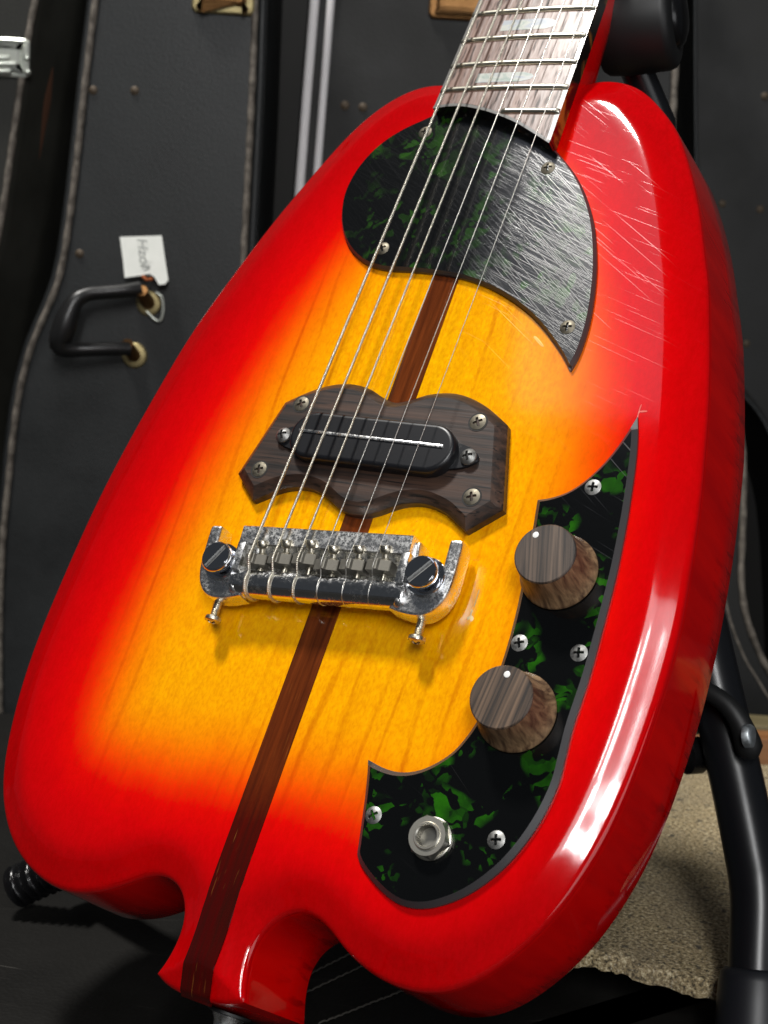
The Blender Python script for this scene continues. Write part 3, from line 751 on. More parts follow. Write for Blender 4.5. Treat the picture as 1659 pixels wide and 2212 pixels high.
# ------------------------------------------------------------------ bridge (wraparound), turned a little for intonation
BA = math.atan2(7.15, 82.4)
bridge_m = T(0.2, -0.2, 0) @ R(BA, 'Z')
def bpart(V, F, name, m, parent, sharp=35, M=None, I=None):
    q = MB(); q.add(V, F, bridge_m @ M if M is not None else bridge_m)
    if I: q.I = I
    return q.build(name, m, parent, sharp)
def extrude_x(prof, x0, x1, nx=2):
    n = len(prof); V = []; F = []
    for x in np.linspace(x0, x1, nx): V += [(x, y, z) for y, z in prof]
    for a in range(nx - 1):
        for i in range(n): F.append((a * n + i, a * n + (i + 1) % n, (a + 1) * n + (i + 1) % n, (a + 1) * n + i))
    F += [tuple(range(n))[::-1], tuple((nx - 1) * n + i for i in range(n))]
    return V, F
arc = [(-6.0 + 5.6 * math.cos(a), 9.3 + 5.4 * math.sin(a)) for a in np.linspace(math.radians(62), math.radians(215), 16)]
prof = [(13.6, 5.2), (13.9, 6.0), (13.9, 15.0), (13.4, 15.5), (6.9, 15.5), (6.4, 15.0), (6.4, 10.5), (-2.2, 10.5), (-2.6, 13.6), (-3.0, 14.0)] + arc + [(-8.0, 4.9), (2, 4.6)]
V, F = extrude_x(prof, -34.5, 34.5); I = [1 if (k < len(prof) and 9 <= k <= 9 + len(arc)) else 0 for k in range(len(F))]
bridge = bpart(V, F, 'bridge', [M_CHROME, M_BAR], guitar, 40, None, I)
for s in (-1, 1):                                            # end walls of the saddle tray
    bpart(*box(s * 34.8 if s < 0 else 31.6, -31.6 if s < 0 else 34.8, -3.4, 7.5, 6, 15.52, .3), 'tray_end', M_CHROME, bridge)
    # ear: hooks round the stud, slot open towards the neck
    E_ = [(30, -12.0), (36, -13.4), (41.5, -13.6), (45.6, -12.0), (48.8, -8.4), (50.6, -3.5), (51.2, 2), (51.4, 9), (51.3, 13.8), (50.4, 14.6), (47.4, 14.6), (46.6, 13.8), (46.4, 8), (46.2, 3.5), (45.2, 1.0), (43.2, -0.8), (41, -1.4), (38.6, -0.6), (37, 1.2), (36.4, 3.5), (36.2, 8), (35.8, 13.0), (30, 13.0)]
    P = spline([(s * x, y) for x, y in E_], True, 1.0, (0, 22, 21))
    V, F = plate(P, [(0.6, 3.4), (0, 4.2), (0, 11.2), (0.35, 11.8), (0.9, 12.0)]); bpart(V, F, 'ear', M_CHROME, bridge, 35)
    # web blending the ear into the bar
    web = spline([(s * 31, -9.8), (s * 34.6, -11.3), (s * 36.6, -7.5), (s * 35.4, -1.5), (s * 35.0, 5), (s * 31, 6)], True, 1.0)
    V, F = plate(web, [(0, 11.0), (0.4, 12.4), (1.6, 13.6), (2.4, 14.0)]); bpart(V, F, 'ear_web', M_CHROME, bridge, 60)
    st = bpart(*lathe([(4.4, 0), (4.4, 12.0), (7.0, 12.0), (7.15, 12.6), (6.9, 13.2), (4.6, 13.4), (4.5, 14.4), (5.6, 14.6), (5.9, 15.1), (5.9, 17.0), (5.55, 17.5), (5.2, 17.55)], 40, False), 'stud', M_POLISH, bridge, 35, T(s * 41.3, 0.2, 0))
    # slotted top: two half discs with a real gap
    a0 = math.radians(60 if s < 0 else 52)
    for sg in (-1, 1):
        P = []
        th = math.asin(0.85 / 5.3)
        for a in np.linspace(th, math.pi - th, 26): P.append((5.3 * math.cos(a), sg * 5.3 * math.sin(a)))
        V, F = plate(np.array(P), [(0, 16.6), (0, 17.5), (.15, 17.65)]); bpart(V, F, 'stud_top', M_POLISH, st, 35, T(s * 41.3, 0.2, 0) @ R(a0 - BA, 'Z'))
    bpart(*lathe([(5.3, 16.7), (0.05, 16.72)], 30, False), 'slot_floor', M_SCREW_B, st, 35, T(s * 41.3, 0.2, 0))
    # intonation screw sticking out towards the tail
    zr, x_ = 7.6, s * 41.2
    L = 7.2; prof_s = []
    for i in range(46):
        t = i / 45; prof_s.append((1.45 + 0.13 * math.sin(t * 2 * math.pi * 11), t * L))
    scw = bpart(*lathe(prof_s, 16), 'adjustment_screw', M_NICKEL, bridge, 60, T(x_, -12.2, zr) @ R(math.pi / 2, 'X'))
    hd = phillips('screw_head', 3.0, 1.1, M_NICKEL, scw, 0, 0, 0, 0.5)
    hd.data.transform((bridge_m @ T(x_, -12.2 - L - 1.1, zr) @ R(math.pi / 2, 'X')).normalized() if False else Matrix.Diagonal((1, 1, 1, 1)))
    mm_ = bridge_m @ T(x_, -12.2 - L - 1.4, zr) @ R(math.pi / 2, 'X')
    mm_.translation = mm_.translation * MM; hd.data.transform(mm_)
    bpart(*lathe([(1.7, 0), (2.9, .2), (3.02, 1.0), (3.0, 1.6)], 40, False), 'screw_collar', M_NICKEL, scw, 40, T(x_, -12.2 - L, zr) @ R(math.pi / 2, 'X'))
SX = [-28.3 + 1.9, -18.4 + 1.9, -8.3 + 1.8, 1.4 + 1.6, 11.3 + 1.7, 21.3 + 1.9]      # string x over the saddles
for i, x in enumerate(SX):
    dy = (-0.9, 0.0, 0.6, -1.0, -0.3, 0.3)[i]; xc = x + 0.9
    # saddle: peaked block with sloping shoulders
    pr = [(-4.75, 10.6), (-4.75, 15.5), (-4.5, 15.8), (-1.5, 16.2), (-1.0, 17.2), (-0.8, 17.35), (-0.1, 17.35), (0.2, 17.2), (0.7, 16.3), (4.5, 15.9), (4.75, 15.6), (4.75, 10.6)]
    V = [(xx, y, z) for y in (-1.9 + dy, 1.9 + dy) for xx, z in pr]; n = len(pr)
    F = [(k, (k + 1) % n, n + (k + 1) % n, n + k) for k in range(n)] + [tuple(range(n))[::-1], tuple(n + k for k in range(n))]
    sd = bpart(V, F, 'saddle', M_SADDLE, bridge, 25, T(xc, 1.6, 0))
    # saddle screw: spool-shaped head standing behind the block
    pf = [(1.0, -2.2), (1.5, -2.0), (1.9, -1.2), (1.9, -0.3), (1.1, 0.1), (1.1, 1.5), (1.75, 1.8), (2.15, 2.5), (2.15, 4.0), (1.9, 4.5), (0.05, 4.5)]
    bpart(*lathe(pf, 22, False), 'saddle_screw', M_NICKEL, sd, 35, T(xc + 1.5, 4.6 + dy, 14.6) @ R(-math.pi / 2 + 0.42, 'X'))
    bpart(*lathe([(1.0, 0), (1.0, 4.2)], 12), 'screw_tip', M_NICKEL, sd, 35, T(xc + 1.2, -0.4 + dy, 12.2) @ R(math.pi / 2, 'X'))

# ------------------------------------------------------------------ strings
FX = [-23.6, -14.0, -4.6, 5.0, 14.9, 24.9]; RADI = [0.60, 0.50, 0.40, 0.25, 0.20, 0.15]
for i in range(6):
    sy = 1.6 + (SX[i] * math.tan(BA)); ctr = (bridge_m @ Vector((0, -6.0, 9.3)))
    lx = SX[i]; by = lambda yy: yy + lx * math.tan(BA) * 1.0
    r = RADI[i]; path = []
    y1, z1 = YN, fbz(YN) + 3.2 + 0.0
    z_s = 17.4 + r
    slope = ((fbz(253) + 3.6) - z_s) / (253 - sy)
    for y in (YN, 420, 350, 300, 253, 200, 150, 100, 60, 30, 12, sy + 2): path.append((SX[i] + (FX[i] - SX[i]) * (y - sy) / (252 - sy), y, z_s + slope * (y - sy)))
    path.append((lx, sy, z_s)); path.append((lx - .05, by(-0.3), z_s - 0.5))
    for a in np.linspace(math.radians(70), math.radians(265), 14):
        path.append((lx + (0.0 if a < 2.6 else (a - 2.6) * 0.55), by(-6.0) + (5.6 + r) * math.cos(a) - 0.0, 9.3 + (5.4 + r) * math.sin(a)))
    path.append((lx + 1.3, by(-3.0), 4.0 - r))
    Pd = spline(path[11:], False, 0.8); full = path[:11] + [tuple(q) for q in Pd]
    V, F = tube(full, r, 10); o = mesh('string', V, F, M_WOUND if i < 3 else M_STEEL, guitar, 70)
    o['label'] = ['thickest wound string', 'second wound string from the left', 'third wound string from the left', 'thickest plain string', 'second plain string from the right', 'thinnest plain string'][i]

# chips and scuffs in the lacquer
M_CHIP = mat('bare_chip', (0.80, 0.62, 0.34), 0.6)
def chip(cx_, cy_, pts, m=M_CHIP):
    P = spline([(cx_ + x, cy_ + y) for x, y in pts], True, .5); V, F = plate(P, [(0, 0.0), (0, .05), (.05, .07)]); mesh('finish_chip', V, F, m, guitar, 30)
chip(55.5, -3.5, [(-.5, 2.6), (.2, 2.4), (.1, .8), (1.1, .2), (1.4, -.8), (.7, -1.6), (-.1, -.7), (-.6, -1.4), (-1.1, -.3), (-.4, .4)])
chip(55.6, 3.0, [(-.2, 3.2), (.05, 3.2), (.15, -2.2), (-.1, -2.2)])
chip(47.0, 104.5, [(-2.4, 1.6), (-1.5, 1.9), (1.2, -.2), (2.8, -2.0), (2.0, -2.1), (-.5, -.2)], mat('worn_lacquer', (0.95, 0.55, 0.14), 0.7))
chip(92.6, 79.4, [(-.2, 2.6), (.15, 2.6), (.25, .4), (2.6, .7), (2.6, .5), (.3, 0), (.2, -2.5), (-.2, -2.4)], mat('lacquer_crack', (0.95, 0.30, 0.25), 0.6))

# strap button on the tail
q = MB(); q.add(*lathe([(7.6, 0), (7.6, 0.8), (6.2, 1.3), (3.2, 1.4)], 32, False), T(4.5, -147.3, -22) @ R(math.pi / 2, 'X')); sb = q.build('strap_button_washer', M_RUBBER, guitar)
q = MB(); q.add(*lathe([(5.6, 1.2), (5.4, 1.9), (4.4, 3.4), (3.9, 5.4), (4.3, 7.4), (5.6, 9.0), (7.4, 10.2), (7.9, 11.4), (7.5, 12.6), (4, 13.4), (.1, 13.6)], 36, False), T(4.5, -147.3, -22) @ R(math.pi / 2, 'X')); q.build('strap_button', M_CHROME, sb, 40)

# ================================================================== guitar stand
stand = empty('guitar_stand', 'black tubular metal guitar stand holding up the guitar', 'stand', level(1690, 2290, ZF), (0, 0, 0))
SB = stand.location
def sloc(p): return (p - SB) * 1000
def at(px, py, depth): return CW + ray(px, py) * depth
# right leg: straight tube, bend, rubber-capped foot
leg = [sloc(at(1475, 1180, .600)), sloc(at(1520, 1370, .585)), sloc(at(1572, 1600, .570)), sloc(at(1606, 1755, .558)), sloc(at(1629, 1872, .549)), sloc(at(1635, 1910, .546)), sloc(at(1638, 1960, .543)), sloc(at(1634, 2080, .536)), sloc(at(1628, 2240, .526))]
LP = spline([tuple(v) for v in leg], False, 4)
V, F = tube(LP, 10.6, 28); mesh('leg', V, F, M_BLACKMETAL, stand, 50)
cp = [sloc(at(1633, 2092, .5355)), sloc(at(1633, 2104, .535)), sloc(at(1632, 2130, .5335)), sloc(at(1630, 2180, .530)), sloc(at(1627, 2270, .525))]
V, F = tube(cp, [11.6, 13.2, 13.9, 14.2, 14.6], 28); mesh('foot_cap', V, F, M_CAP, stand, 40)
# back strut, hinge strap with bolt
bs = [sloc(at(1475, 1150, .665)), sloc(at(1536, 1400, .640)), sloc(at(1578, 1560, .625)), sloc(at(1610, 1700, .612))]
V, F = tube(spline([tuple(v) for v in bs], False, 6), 8.6, 24); mesh('back_strut', V, F, M_BLACKMETAL, stand, 50)
hs = [sloc(at(1500, 1478, .566)), sloc(at(1540, 1500, .560)), sloc(at(1572, 1524, .556)), sloc(at(1598, 1560, .553)), sloc(at(1614, 1600, .552)), sloc(at(1622, 1632, .553))]
hp = spline([tuple(v) for v in hs], False, 3); rr = np.interp(np.linspace(0, 1, len(hp)), [0, .4, .7, .9, 1], [3.6, 3.8, 4.6, 5.6, 3.5])
V, F = tube(hp, rr, 16); mesh('hinge_strap', V, F, M_RUBBER, stand, 50)
bp = sloc(at(1621, 1590, .5475)); dv = Vector(tuple(RIGHT * .80 - FWD * .55 + UP * .1)).normalized()
q = MB(); q.add(*lathe([(4.6, -2), (4.6, .3), (4.1, 1.0), (2.4, 1.5), (.1, 1.6)], 28, False), T(*bp) @ dv.to_track_quat('Z', 'Y').to_matrix().to_4x4()); q.build('bolt', M_ZINC, stand, 40)
q = MB(); kn = sloc(at(1496, 1632, .580)); q.add(*lathe([(7.0, -4), (7.6, -3), (7.6, 3), (6.2, 4), (.1, 4.2)], 28), T(*kn) @ Vector(tuple(-RIGHT * .9 - FWD * .3)).to_track_quat('Z', 'Y').to_matrix().to_4x4()); q.build('hinge_knob', M_RUBBER_G, stand, 40)
# cradle bar behind the body and the ribbed cradle arm at the left
gA = lambda x, y, z: sloc(gw(x, y, z))
cb = [sloc(at(1545, 1545, .590)), sloc(at(1490, 1545, .600)), gA(60, -30, -84), gA(-20, -70, -84), gA(-70, -100, -84), sloc(at(168, 1868, .640))]
V, F = tube(spline([tuple(v) for v in cb], False, 6), 8.5, 20); mesh('cradle_bar', V, F, M_BLACKMETAL, stand, 50)
ra = [sloc(at(175, 1862, .622)), sloc(at(118, 1880, .624)), sloc(at(62, 1904, .626)), sloc(at(28, 1920, .628))]
RP = spline([tuple(v) for v in ra], False, 0.5); tt = np.linspace(0, 1, len(RP))
rad = 8.2 + 1.5 * np.sin(tt * 2 * math.pi * 9); rad[-4:] *= (0.96, 0.86, 0.66, 0.35)
V, F = tube(RP, rad, 26); mesh('ribbed_cradle_sleeve', V, F, M_RUBBER_G, stand, 60)
# upright to the neck yoke
up_ = [sloc(at(1536, 1400, .64)), gA(60, 60, -92), gA(40, 200, -84), gA(36, 248, -72)]
V, F = tube(spline([tuple(v) for v in up_], False, 8), 8.0, 20); mesh('upright', V, F, M_BLACKMETAL, stand, 50)
# padded yoke arm beside the neck: fat rubber barrel with a domed end cap
axis = (RIGHT * 0.93 - FWD * 0.36 + UP * 0.02).normalized()
yb = sloc(at(1352, 52, .602)); Mx = T(*yb) @ axis.to_track_quat('Z', 'Y').to_matrix().to_4x4()
q = MB(); q.add(*lathe([(19, -10), (20.5, -8), (21.5, 0), (21.5, 17.5), (20.6, 20), (18.4, 21.4), (13.4, 21.8), (13.0, 21.2)], 48), Mx); yk = q.build('neck_yoke_pad', M_RUBBER, stand, 50)
q = MB(); q.add(*lathe([(13.2, 20.6), (12.8, 22.4), (11, 24.2), (7.5, 25.6), (3.5, 26.2), (.1, 26.3)], 40, False), Mx); q.build('yoke_end_cap', M_RUBBER_G, yk, 60)
V, F = tube([gA(36, 246, -74), gA(38, 252, -60), sloc(at(1362, 120, .612)), sloc(at(1356, 70, .606))], 7.0, 16); mesh('yoke_arm', V, F, M_BLACKMETAL, stand, 50)

# ================================================================== flat case under everything
fc = empty('guitar_case', 'black scuffed vinyl guitar case lying flat under the guitar and stand', 'guitar case', (FOOT.x, FOOT.y, ZG), (0, 0, YAW))
def fl_local(px, py, z=ZF):
    v = level(px, py, z) - FOOT; return (v.dot(HR) * 1000, v.dot(HF) * 1000, (z - ZG) * 1000)
Pf = np.array([(-620, 60), (640, 60), (640, 905), (-620, 905)], float); Pf = spline([tuple(Pf[i] + (Pf[(i + 1) % 4] - Pf[i]) * t) for i in range(4) for t in (.04, .5, .96)], True, 20)
V, F = plate(Pf, [(4, 0.5), (0, 6), (0, 86), (3, 93), (9, 95)]); mesh('shell', V, F, M_VINYL_F, fc, 40)
def stitches(name, a, b, n, ln, parent):
    q = MB(); a = Vector(a); b = Vector(b); d = (b - a); L = d.length; d.normalize()
    for i in range(n):
        t = (i + .5) / n * L; c = a + d * t + Vector((random.uniform(-.2, .2), random.uniform(-.2, .2), 0))
        q.add(*tube([c - d * ln, c - d * ln * .4 + Vector((0, 0, .5)), c + d * ln * .4 + Vector((0, 0, .5)), c + d * ln], .42, 6))
    return q.build(name, M_THREAD, parent)
for (p0, p1) in (((640, 2120), (840, 2020)), ((640, 2155), (860, 2052)), ((690, 2212), (900, 2130))):
    a = fl_local(*p0); b = fl_local(*p1); o = stitches('stitching', a, b, 14, 2.2, fc); o['kind'] = 'stuff'

# ================================================================== stone slab and planks
ZS = ZF + 0.024
sl = [level(1180, 2024, ZS), level(1275, 2052, ZS), level(1335, 2066, ZS), level(1400, 2084, ZS), level(1480, 2108, ZS), level(1575, 2132, ZS), level(1720, 2165, ZS), level(1880, 2100, ZS), level(1800, 1660, ZS), level(1640, 1650, ZS), level(1400, 1640, ZS), level(1150, 1660, ZS)]
c0 = sum(sl, Vector()) / len(sl)
P = spline([((v - c0).x * 1000, (v - c0).y * 1000) for v in sl], True, 2.2)
if area2(P) < 0: P = P[::-1]
nrm = inset(P, 1) - P; jit = np.convolve(rng.normal(0, 1.1, len(P) + 4), [.2, .3, .3, .2], 'same')[2:-2] + rng.normal(0, .22, len(P))
P = P + nrm * jit[:, None]
V, F, I = dome_plate(P, [(0, -3.0), (0.5, -1.3), (1.2, -0.5), (2.2, -0.1), (3.5, 0.0)], -21.0, 5.0, lambda X, D: rng.normal(0, 1, len(X)) * np.interp(D, [0, 3, 6, 30], [.35, .2, .10, .05]))
low = [k for k in range(len(V)) if V[k][2] == -21.0]; cen = P.mean(0); F = F[:-1]; rings_ = [low]
for k in low: V[k] = (V[k][0], V[k][1], -7.0 + rng.normal(0, .4))
for f, z in ((.40, -8.5), (.41, -23.6)):                          # undercut: smaller foot shaped in so the gap below the rim stays in shade
    cur = list(range(len(V), len(V) + len(low))); V += [(V[k][0] + (cen[0] - V[k][0]) * f, V[k][1] + (cen[1] - V[k][1]) * f, z) for k in low]; prev = rings_[-1]
    F += [(prev[i], prev[(i + 1) % len(low)], cur[(i + 1) % len(low)], cur[i]) for i in range(len(low))]; rings_.append(cur)
F.append(tuple(rings_[-1])[::-1])
slab = mesh('stone_slab', V, F, M_STONE, None, 60); slab.location = (c0.x, c0.y, ZS)
tag(slab, 'rough-edged sandy stone slab lying behind the right leg of the stand', 'stone slab')
def plank(name, y0, y1, ztop_, h, m, label):
    V, F = box(60, 700, y0, y1, -h, 0, 1.5); o = mesh(name, V, F, m); o.location = (FOOT.x, FOOT.y, ztop_); o.rotation_euler = (0, 0, YAW); return tag(o, label, 'plank')
dA = (level(1640, 1622, ZF + .012) - FOOT).dot(HF) * 1000
plank('wooden_plank', dA, dA + 22, ZF + 0.020, 115, M_PLANK, 'orange-brown wooden plank between stone slab and upright cases')
plank('wooden_plank', dA + 24, dA + 52, ZF + 0.022, 117, M_PLANK2, 'olive wooden plank touching the feet of the upright cases')

# ================================================================== upright cases behind
def case(name, label, D, right, left, depth, m, rings=None, group='upright guitar cases in the background'):
    """right/left: pixel polylines of the front face edges from top to bottom; drawn on an upright plane D metres away"""
    def uv(px, py):
        v = upright(px, py, D); return ((v - FOOT).dot(HR) * 1000, (v.z - ZG) * 1000)
    Rr = [uv(*q) for q in right]; Ll = [uv(*q) for q in left]
    # carry both edges up past the frame and down to the floor
    Rr = [(Rr[0][0] + (Rr[0][0] - Rr[1][0]) / (Rr[0][1] - Rr[1][1]) * 120, Rr[0][1] + 120)] + Rr; Ll = [(Ll[0][0] + (Ll[0][0] - Ll[1][0]) / (Ll[0][1] - Ll[1][1]) * 120, Ll[0][1] + 120)] + Ll
    Rr = [q for q in Rr if q[1] > 12] + [(Rr[-1][0], 1.0)]; Ll = [q for q in Ll if q[1] > 12] + [(Ll[-1][0], 1.0)]
    base = (np.mean([Rr[-1][0], Ll[-1][0]]), 0); off = base[0]
    e = empty(name, label, 'guitar case', FOOT + HR * (off * MM) + HF * D + Vector((0, 0, ZG)), (0, 0, YAW), group)
    SR = spline(Rr, False, 12); SL = spline(Ll, False, 12)
    P = np.vstack([SL[::-1], SR]); P = P - np.array([off, 0])
    V, F = plate(P, rings or [(3, -depth), (0, -depth + 4), (0, -7), (2.2, -1.8), (6.5, 0)])
    V = [(x, -z, y) for x, y, z in V]; mesh('shell', V, F, m, e, 35)
    return e, SL - np.array([off, 0]), SR - np.array([off, 0]), off, D
def pipe(c, line, du, r, m=None, name='piping', lift=1.0, y0=None, y1=None):
    L = [(x + du, -lift + 1.0, y) for x, y in line if (y0 is None or y > y0) and (y1 is None or y < y1)]
    L2 = spline(L, False, 4.0); k = len(L2)
    if m is None:
        rad = r * (1 + 0.10 * np.sin(np.arange(k) * 1.35)); m = M_PIPING
    else: rad = [r] * k
    V, F = tube(L2, rad, 8); return mesh(name, V, F, m, c[0], 60)
def cl(c, px, py, out=0.0):
    v = upright(px, py, c[4]); return ((v - FOOT).dot(HR) * 1000 - c[3], -out, (v.z - ZG) * 1000)
A_R = [(86, 0), (74, 62), (62, 130), (45, 240), (28, 360), (10, 480), (-8, 570), (-34, 700), (-62, 900), (-74, 1150), (-78, 1700)]
B_L = [(196, 0), (172, 200), (150, 400), (127, 560), (104, 640), (62, 738), (36, 830), (20, 930), (8, 1050), (-4, 1180), (-10, 1400), (-6, 1700)]
B_R = [(563, 0), (556, 200), (546, 400), (538, 560), (530, 800), (526, 1200), (530, 1700)]
C_L = [(664, 0), (648, 200), (632, 407), (622, 540), (612, 700), (608, 1200), (606, 1700)]
C_R = [(1474, 0), (1468, 150), (1461, 300), (1458, 430), (1472, 600), (1540, 750), (1592, 860), (1613, 967), (1615, 1100), (1611, 1207), (1611, 1262), (1618, 1318), (1634, 1373), (1661, 1436), (1700, 1500), (1715, 1560)]
D_L = [(1492, 0), (1494, 300), (1502, 560), (1530, 720), (1572, 820), (1618, 876), (1642, 911), (1664, 955), (1700, 1020), (1740, 1200), (1760, 1700)]
cA = case('guitar_case', 'upright black case at far left with chrome latch and rust streak', 0.955, [(x + 62, y) for x, y in A_R], [(-420, 0), (-430, 800), (-440, 1700)], 190, M_VINYL_A, [(3, -190), (0, -186), (0, -40), (3, -32), (9, -24), (17, -8), (19.4, -2), (22, 0)])
cB = case('guitar_case', 'upright black case with a carry handle and white tag', 0.965, B_R, B_L, 170, M_VINYL)
cC = case('guitar_case', 'upright dark case with two pale metal strips, directly behind the guitar', 1.02, C_R, C_L, 150, M_VINYL_C)
cD = case('guitar_case', 'upright black case at far right beyond the neck rest', 1.10, [(2100, 0), (2110, 800), (2120, 1700)], D_L, 150, M_VINYL_C)
pipe(cA, cA[2], -21.5, 2.3)
pipe(cB, cB[1], 3.0, 2.3); pipe(cB, cB[2], -3.5, 2.3)
pipe(cB, cB[1], -0.5, 3.0, M_VINYL, 'edge_bead', -3); pipe(cB, cB[2], 1.0, 3.4, M_VINYL, 'edge_bead', -4)
pipe(cB, cB[2], -27, 0.5, M_VINYL_C, 'seam', 0.4, 560)
pipe(cC, cC[1], 5.0, 3.5, M_ALU, 'metal_strip', 2.0); pipe(cC, cC[1], 16.5, 2.9, M_ALU, 'metal_strip', 2.0)
pipe(cC, cC[2], -3, 2.4); pipe(cC, [(x - 16, y) for x, y in cC[2]], 0, 1.0, M_PIPING, 'stitch_line', .8, None, 330)
pipe(cD, cD[1], 3, 1.6, M_VINYL, 'edge_bead')
def rivets(c, pts, r=3.4):
    for px, py in pts:
        q = MB(); q.add(*lathe([(r, -0.4), (r, .2), (r * .7, 1.0), (.1, 1.3)], 16, False), T(*cl(c, px, py, 0)) @ R(math.pi / 2, 'X')); q.build('rivet', M_RIVET, c[0])
rivets(cB, [(201, 195), (291, 196), (172, 548)], 3.0); rivets(cC, [(745, 228), (784, 232), (1430, 232)], 3.2); rivets(cD, [(1560, 440), (1642, 452), (1612, 742), (1652, 208)], 3.0)
# rust streak down the side of the far-left case
v0 = cl(cA, 100, 150); q = MB()
rx = float(np.interp(v0[2], cA[2][::-1, 1], cA[2][::-1, 0]))
pts_ = []
for k, (py, wd) in enumerate(((130, .1), (165, .9), (200, 1.5), (240, 1.3), (280, .8), (335, .1))):
    z_ = cl(cA, 80, py)[2]; x_ = float(np.interp(z_, cA[2][::-1, 1], cA[2][::-1, 0])) - 8.6; pts_.append((x_, z_, wd))
V = []; F = []
for x_, z_, wd in pts_: V += [(x_ - wd, 24 - wd * 2 - .4, z_), (x_ + wd, 24 + wd * 2 - .4, z_), (x_ + wd, 24 + wd * 2 + .4, z_), (x_ - wd, 24 - wd * 2 + .4, z_)]
for k in range(len(pts_) - 1):
    for j in range(4): F.append((4 * k + j, 4 * k + (j + 1) % 4, 4 * k + 4 + (j + 1) % 4, 4 * k + 4 + j))
F += [(0, 1, 2, 3), tuple(len(V) - 4 + k for k in range(4))]; mesh('rust_streak', V, F, M_RUST, cA[0])

# latches
def latch(c, px0, px1, py0, py1, m, m2, name='latch'):
    a = cl(c, px0, py1); b = cl(c, px1, py0)
    P = spline([(a[0] + (b[0] - a[0]) * x, a[2] + (b[2] - a[2]) * y) for x, y in ((.06, 0), (.94, 0), (1, .06), (1, .94), (.94, 1), (.06, 1), (0, .94), (0, .06))], True, 2, tuple(range(8)))
    V, F = plate(P, [(0, 0), (0, 2.4), (1.2, 3.2)]); o = mesh(name, [(x, -z, y) for x, y, z in V], F, m, c[0], 30)
    P2 = inset(P if area2(P) > 0 else P[::-1], 5.0); V, F = plate(P2, [(0, 3.1), (.4, 5.4), (2.4, 6.6)]); mesh('latch_lever', [(x, -z, y) for x, y, z in V], F, m2, o, 30)
    return o
latch(cB, 415, 556, -110, 27, M_BRASS, M_BRASS_D); latch(cC, 925, 1075, -110, 40, M_BRASS_D, M_BRASS_D)
ltA = latch(cA, -90, 66, 86, 160, M_CASECHROME, M_CASECHROME)
for py, xa, xb in ((128, -90, 28), (141, -90, 44), (157, -90, 30)):
    a = Vector(cl(cA, xa, py, 6)); b = Vector(cl(cA, xb, py, 6)); V, F = tube([a, b - (b - a) * .03, b], [1.9, 1.9, 1.0], 10); mesh('latch_wire', V, F, M_CASECHROME, ltA, 60)
for px, py in ((60, 127), (62, 157)):
    q = MB(); q.add(*lathe([(2.2, 0), (2.2, 2), (1.4, 3.2), (.1, 3.5)], 16, False), T(*cl(cA, px, py, 2)) @ R(math.pi / 2, 'X')); q.build('latch_pin', M_CASECHROME, ltA)

# carry handle: two arms and a grip, on brass posts
hd_ = [(312, 624, 16), (285, 629, 20), (240, 633, 24), (208, 637, 27), (186, 650, 30), (172, 678, 31), (160, 712, 31), (152, 735, 31), (156, 748, 30), (180, 753, 27), (220, 753, 24), (258, 752, 20), (290, 752, 16)]
HP = spline([cl(cB, a, b, o_) for a, b, o_ in hd_], False, 1.5)
tt = np.linspace(0, 1, len(HP)); rr = 4.6 + 3.4 * np.exp(-((tt - .52) / .14) ** 2)
V, F = tube(HP, rr, 16); handle = mesh('handle', V, F, M_HANDLE, cB[0], 60)
for px, py, dx in ((322, 655, 0), (291, 768, 0)):
    c_ = cl(cB, px, py, 0)
    q = MB(); q.add(*lathe([(8.6, 0), (8.6, .8), (7.6, 2.0), (5, 2.6), (.1, 2.8)], 28, False), T(*c_) @ R(math.pi / 2, 'X')); po = q.build('handle_post', M_BRASS, handle)
    V, F = tube([Vector(c_) + Vector((0, -1, 0)), Vector(c_) + Vector((-1, -9, 3)), Vector(cl(cB, px - 6, py - 26, 18))], [4.6, 4.4, 4.0], 14); mesh('post_loop', V, F, M_BRASS_D, po, 50)
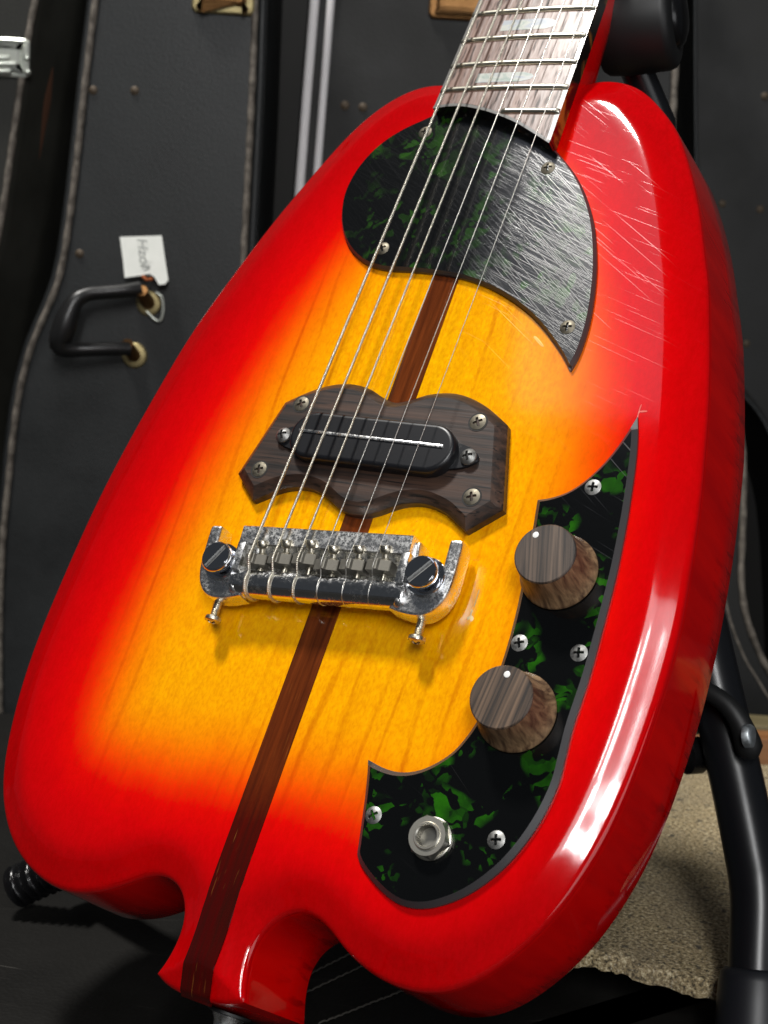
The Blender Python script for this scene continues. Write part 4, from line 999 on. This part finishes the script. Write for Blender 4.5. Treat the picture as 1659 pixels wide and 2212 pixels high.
# loose wire loop around the upper post
wl_ = spline([cl(cB, a, b, 3) for a, b in ((318, 672), (336, 690), (348, 692), (354, 668), (350, 640), (338, 632))], False, 1.5)
V, F = tube(wl_, 1.0, 8); mesh('wire_loop', V, F, M_CASECHROME, handle, 60)
# paper tag tied to the handle (a thing of its own)
tg = [cl(cB, a, b, o_) for a, b, o_ in ((263, 513, 7), (310, 511, 5), (353, 510, 7), (361, 560, 9), (369, 606, 11), (362, 615, 12), (350, 616, 13), (341, 600, 13), (330, 592, 13), (314, 596, 13), (276, 601, 11), (270, 560, 8))]
tb = Vector(cl(cB, 325, 600, 13)); Mb = Matrix.Translation(cB[0].location) @ Matrix.Rotation(YAW, 4, 'Z')
tagp = empty('paper_tag', 'white paper tag with faint handwriting tied to the case handle', 'tag', Mb @ (tb * MM), (0, 0, YAW))
q_ = [Vector(v) - tb for v in tg]; n = len(q_)
V = [tuple(v) for v in q_] + [tuple(v + Vector((0, .5, 0))) for v in q_]
F = [tuple(range(n)), tuple(range(n, 2 * n))[::-1]] + [(i, (i + 1) % n, n + (i + 1) % n, n + i) for i in range(n)]
mesh('sheet', V, F, M_PAPER, tagp, 20)
tc = bpy.data.curves.new('writing', 'FONT'); tc.body = 'HzoN'; tc.size = 0.0100; tc.extrude = 0.00005; tc.align_x = 'CENTER'; tc.align_y = 'CENTER'; tc.shear = 0.2
to = bpy.data.objects.new('writing', tc); COL.objects.link(to)
dg = bpy.context.evaluated_depsgraph_get(); tm = bpy.data.meshes.new_from_object(to.evaluated_get(dg)); bpy.data.objects.remove(to)
wv = Vector(cl(cB, 317, 556, 12.2)) - tb
Mw = Matrix.Translation(wv * MM) @ R(-0.06, 'Y') @ R(math.pi / 2, 'X') @ R(-math.pi / 2 + 0.1, 'Z'); tm.transform(Mw)
tm.materials.clear(); link('writing', tm, M_INK, tagp)
V, F = tube([Vector(cl(cB, 316, 598, 14)) - tb, Vector(cl(cB, 326, 606, 17)) - tb, Vector(cl(cB, 336, 604, 14)) - tb], 1.1, 8); mesh('string_tie', V, F, mat('orange_tie', (0.36, 0.09, 0.02), .7), tagp, 60)
